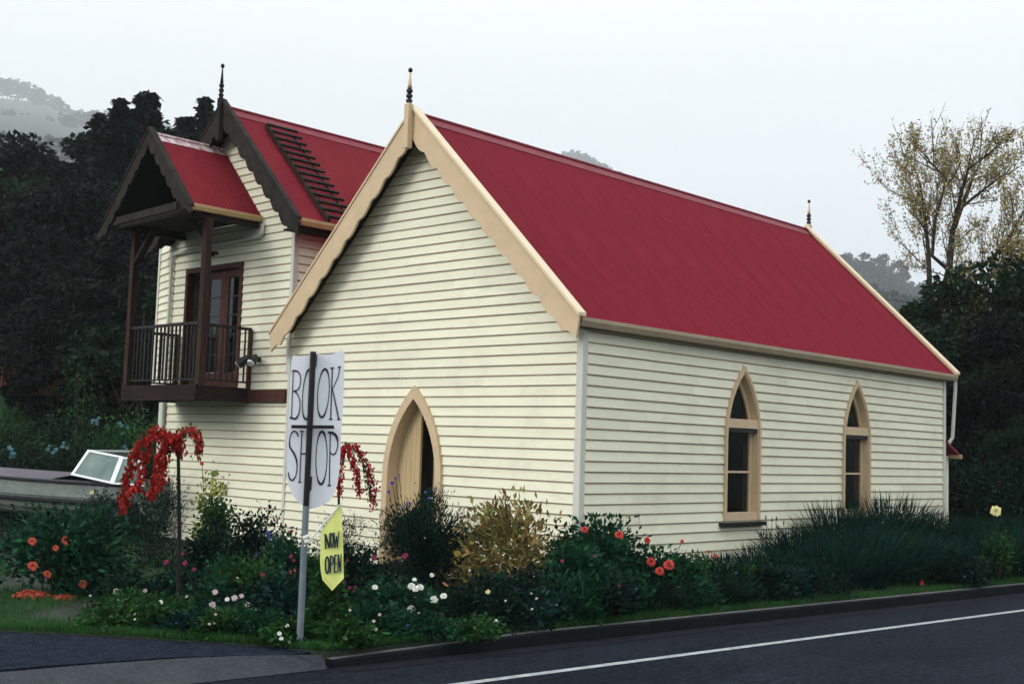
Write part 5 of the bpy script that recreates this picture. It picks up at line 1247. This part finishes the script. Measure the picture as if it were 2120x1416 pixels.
# bare autumn tree
random.seed(5)
base = AT(1903, 985, 36); bx, by = base[0], base[1]
bt = empty('bare_tree', (bx, by, -.35), 'tall thin half bare autumn tree with yellowing leaves behind the rear gable', 'tree')
tb = MB(); LC = []; LD = []
U3 = np.array([0, 0, 1.0])
def P3(px, py, dd=0): return AT(px, py, 36+dd)-np.array([bx, by, -.35])
ZMAX = P3(1980, 292)[2]
def grow(p, d, L_, r, lev):
    if p[2] > ZMAX: return
    n = 3; pts = [p]; q = p.copy(); dd = d.copy()
    for i in range(n):
        dd = dd+rng.normal(0, .11, 3)+np.array([0, 0, .10]); dd /= np.linalg.norm(dd); q = q+dd*L_/n; pts.append(q)
    tb.tube(pts, list(np.linspace(r, r*.55, n+1)), 5 if lev < 2 else 3, cap=False)
    if lev >= 2:
        for _ in range(6):
            t = random.random(); a = pts[int(t*n)]; LC.append(a+rng.normal(0, .07, 3)); LD.append(rng.normal(size=3)+np.array([0, 0, -.5]))
    if lev >= 4: return
    k = 3
    for j in range(k):
        t = (j+1)/k; i = min(int(t*n), n); ax = rng.normal(size=3); nd = dd+ax/np.linalg.norm(ax)*.75; nd[2] += .15; nd /= np.linalg.norm(nd)
        grow(pts[i], nd, L_*random.uniform(.55, .78), max(r*.5, .005), lev+1)
Lm = [  # main limbs traced as 3D poly-lines with depth
    ([(1903, 985, 0), (1906, 800, 0), (1912, 700, 0), (1945, 640, 0), (1965, 560, 0), (1972, 480, .2), (1990, 430, .5), (2010, 380, .9)], .17),
    ([(1912, 700, 0), (1925, 600, .1), (1922, 520, .3), (1915, 450, .6), (1905, 380, .8)], .10),
    ([(1945, 640, 0), (1975, 570, -.3), (2050, 540, -.8), (2085, 500, -1.2), (2118, 440, -1.5)], .085),
    ([(1965, 560, 0), (1930, 530, -.5), (1935, 460, -.8), (1960, 370, -1.2), (1925, 335, -1.3)], .06),
    ([(1972, 480, .2), (1990, 400, -.2), (2005, 350, -.4), (2040, 325, -.5)], .07),
    ([(1990, 430, .5), (2040, 390, .9), (2075, 365, 1.3)], .05),
    ([(1905, 900, 0), (1960, 720, -.6), (2010, 640, -1.1), (2060, 560, -1.4)], .07)]
for pts, r0 in Lm:
    W_ = [P3(*p) for p in pts]; n = len(W_); tb.tube(W_, list(np.linspace(r0, max(r0*.3, .02), n)), 8, cap=False)
    for i in range(max(1, n//2), n):
        for j in range(3):
            t = random.random(); p = W_[i-1]*(1-t)+W_[i]*t; d = W_[i]-W_[i-1]; d /= np.linalg.norm(d); nd = d+rng.normal(0, .6, 3); nd[2] += .25; nd /= np.linalg.norm(nd)
            grow(p, nd, random.uniform(.8, 1.35), .020, 1)
    grow(W_[-1], (W_[-1]-W_[-2])/np.linalg.norm(W_[-1]-W_[-2]), .6, .02, 1)
tb.build('trunk', 'bark', bt)
nn = len(LC); leaf_obj('foliage', leaf_mesh('foliage', np.array(LC), np.array(LD), .085*rng.uniform(.6, 1.4, nn), .048, tints(nn, .5, 1.4, .3)), 'leaf_birch', bt)

# grassy bank at the far left
V = []; NB = 22; DD = [33, 36, 40, 44, 48, 52, 57, 64]; ZZ = [-.6, .1, 1.35, 2.6, 3.9, 5.1, 6.0, 6.4]
for i in range(NB+1):
    px_ = -700+950*i/NB; k_ = min(1, max(0, (250-px_)/180))
    for d_, z_ in zip(DD, ZZ):
        p = AT(px_, 800, d_); V.append((p[0], p[1], -.5+(z_+.5)*k_+random.uniform(-.08, .08)))
nd_ = len(DD); structure(raw('grassy_bank', V, [(i*nd_+j, (i+1)*nd_+j, (i+1)*nd_+j+1, i*nd_+j+1) for i in range(NB) for j in range(nd_-1)], 'bank', smooth=True))
P_ = []
for _ in range(26000):
    px_ = random.uniform(-120, 190); d_ = random.uniform(34, 56); p = AT(px_, 800, d_); k_ = min(1, max(0, (250-px_)/180)); P_.append((p[0], p[1], -.5+(np.interp(d_, DD, ZZ)+.5)*k_-.02))
o = leaf_obj('grass', blades(P_, (.10, .30), .03), 'blade'); tag(o, 'rough green grass on the sloping bank behind the paling fence', 'grass', kind='stuff')
# young sapling, fence, shrubs behind the boat
sp_ = AT(165, 900, 30)
shrub(0, 0, .95, 4.4, 'leaf_fresh', 'slender pale green sapling in front of the dark wood', pos=sp_[:2], name='sapling', cat='tree', n=650, leafL=.13, leafW=.07, shape='col', stems=16, tl=(.3, 1.0))
fa = AT(-60, 758, 39.5); fb = AT(150, 768, 38.5)
fe = empty('paling_fence', (fa[0], fa[1], fa[2]-.5), 'red brown paling fence on the slope at the far left', 'fence')
nP = 30
for i in range(nP):
    t = i/(nP-1); p = fa*(1-t)+fb*t; o = MB().box(p[0]-.055, p[0]+.055, p[1]-.012, p[1]+.012, p[2]-.75, p[2]+.14+random.uniform(-.03, .03)).build('paling', 'fence'); world_child(o, fe)
o = MB().beam(fa+U3*.0, fb+U3*.0, .05, .08).beam(fa-U3*.5, fb-U3*.5, .05, .08).build('rail', 'fence'); world_child(o, fe)
for t in (.1, .5, .9):
    p = fa*(1-t)+fb*t; o = MB().box(p[0]-.08, p[0]+.08, p[1]+.03, p[1]+.16, p[2]-.9, p[2]+.25).build('fence_post', 'fence'); world_child(o, fe)
bank = [(10, 640, 48), (60, 690, 46), (20, 720, 45)]
for i, (px_, py_, w_, h_, ds, lf, lb) in enumerate([(30, 860, 1.6, 1.9, 33, 'leaf_fresh', 'green shrub behind the boat bow'), (110, 850, 1.5, 2.2, 34, 'leaf_dark', 'dark shrub behind the boat cabin'), (200, 850, 1.6, 2.3, 33, 'leaf_treeg', 'green shrub behind the boat windscreen'),
        (290, 850, 1.3, 2.4, 31, 'leaf_fresh', 'bright green shrub left of the house corner'), (-30, 850, 1.5, 2.0, 32, 'leaf_treeg', 'shrub behind the boat at the left edge'), (150, 900, 1.3, 1.5, 29.5, 'leaf_treeg', 'low shrub with pale turquoise flowers behind the boat'), (260, 900, 1.1, 1.6, 28.5, 'leaf_dark', 'low dark shrub with pale turquoise flowers by the house corner'), (40, 900, 1.3, 1.4, 29.5, 'leaf_dark', 'low shrub with turquoise flowers above the boat deck')]):
    p = AT(px_, py_, ds); fls = []; 
    if 'turquoise' in lb: fls = {5: [(105, 928, 'aqua', .6), (112, 932, 'aqua', .5), (140, 925, 'aqua', .5)], 6: [(195, 873, 'aqua', .6), (205, 870, 'aqua', .5), (250, 880, 'aqua', .7), (258, 884, 'aqua', .5), (262, 930, 'aqua', .8)], 7: [(16, 934, 'aqua', .7), (28, 936, 'aqua', .7), (22, 942, 'aqua', .6)]}[i]
    fls = [(x_+random.gauss(0, 6), y_+random.gauss(0, 5), 'aqua', random.uniform(.4, .8)) for x_, y_, _, _ in fls for _q in range(3)]
    shrub(0, 0, w_, h_, lf, lb, pos=p[:2], n=5000, leafL=.13, leafW=.06, flowers=fls, clump=36)
# overhead wire
p0, p1 = AT(1700, 598, 40), AT(2300, 640, 36)
o = MB().tube([p0*(1-t)+p1*t-U3*(.25*math.sin(math.pi*t)) for t in np.linspace(0, 1, 10)], .014, 6).build('overhead_wire', 'black'); tag(o, 'thin overhead wire crossing behind the rear gable', 'wire')

# ------------------------------------------------------------------ haze
hz = bpy.data.materials.new('haze'); hz.use_nodes = True; t = hz.node_tree; t.nodes.clear()
oo = t.nodes.new('ShaderNodeOutputMaterial'); pv = t.nodes.new('ShaderNodeVolumePrincipled')
pv.inputs['Color'].default_value = (.93, .97, 1, 1); pv.inputs['Density'].default_value = .0003; pv.inputs['Anisotropy'].default_value = 0.2
t.links.new(pv.outputs[0], oo.inputs['Volume'])
o = MB().box(-2850, 2870, -2870, 2850, -2.0, 790).build('haze', hz); tag(o, 'thin pale valley mist', 'mist', kind='stuff')
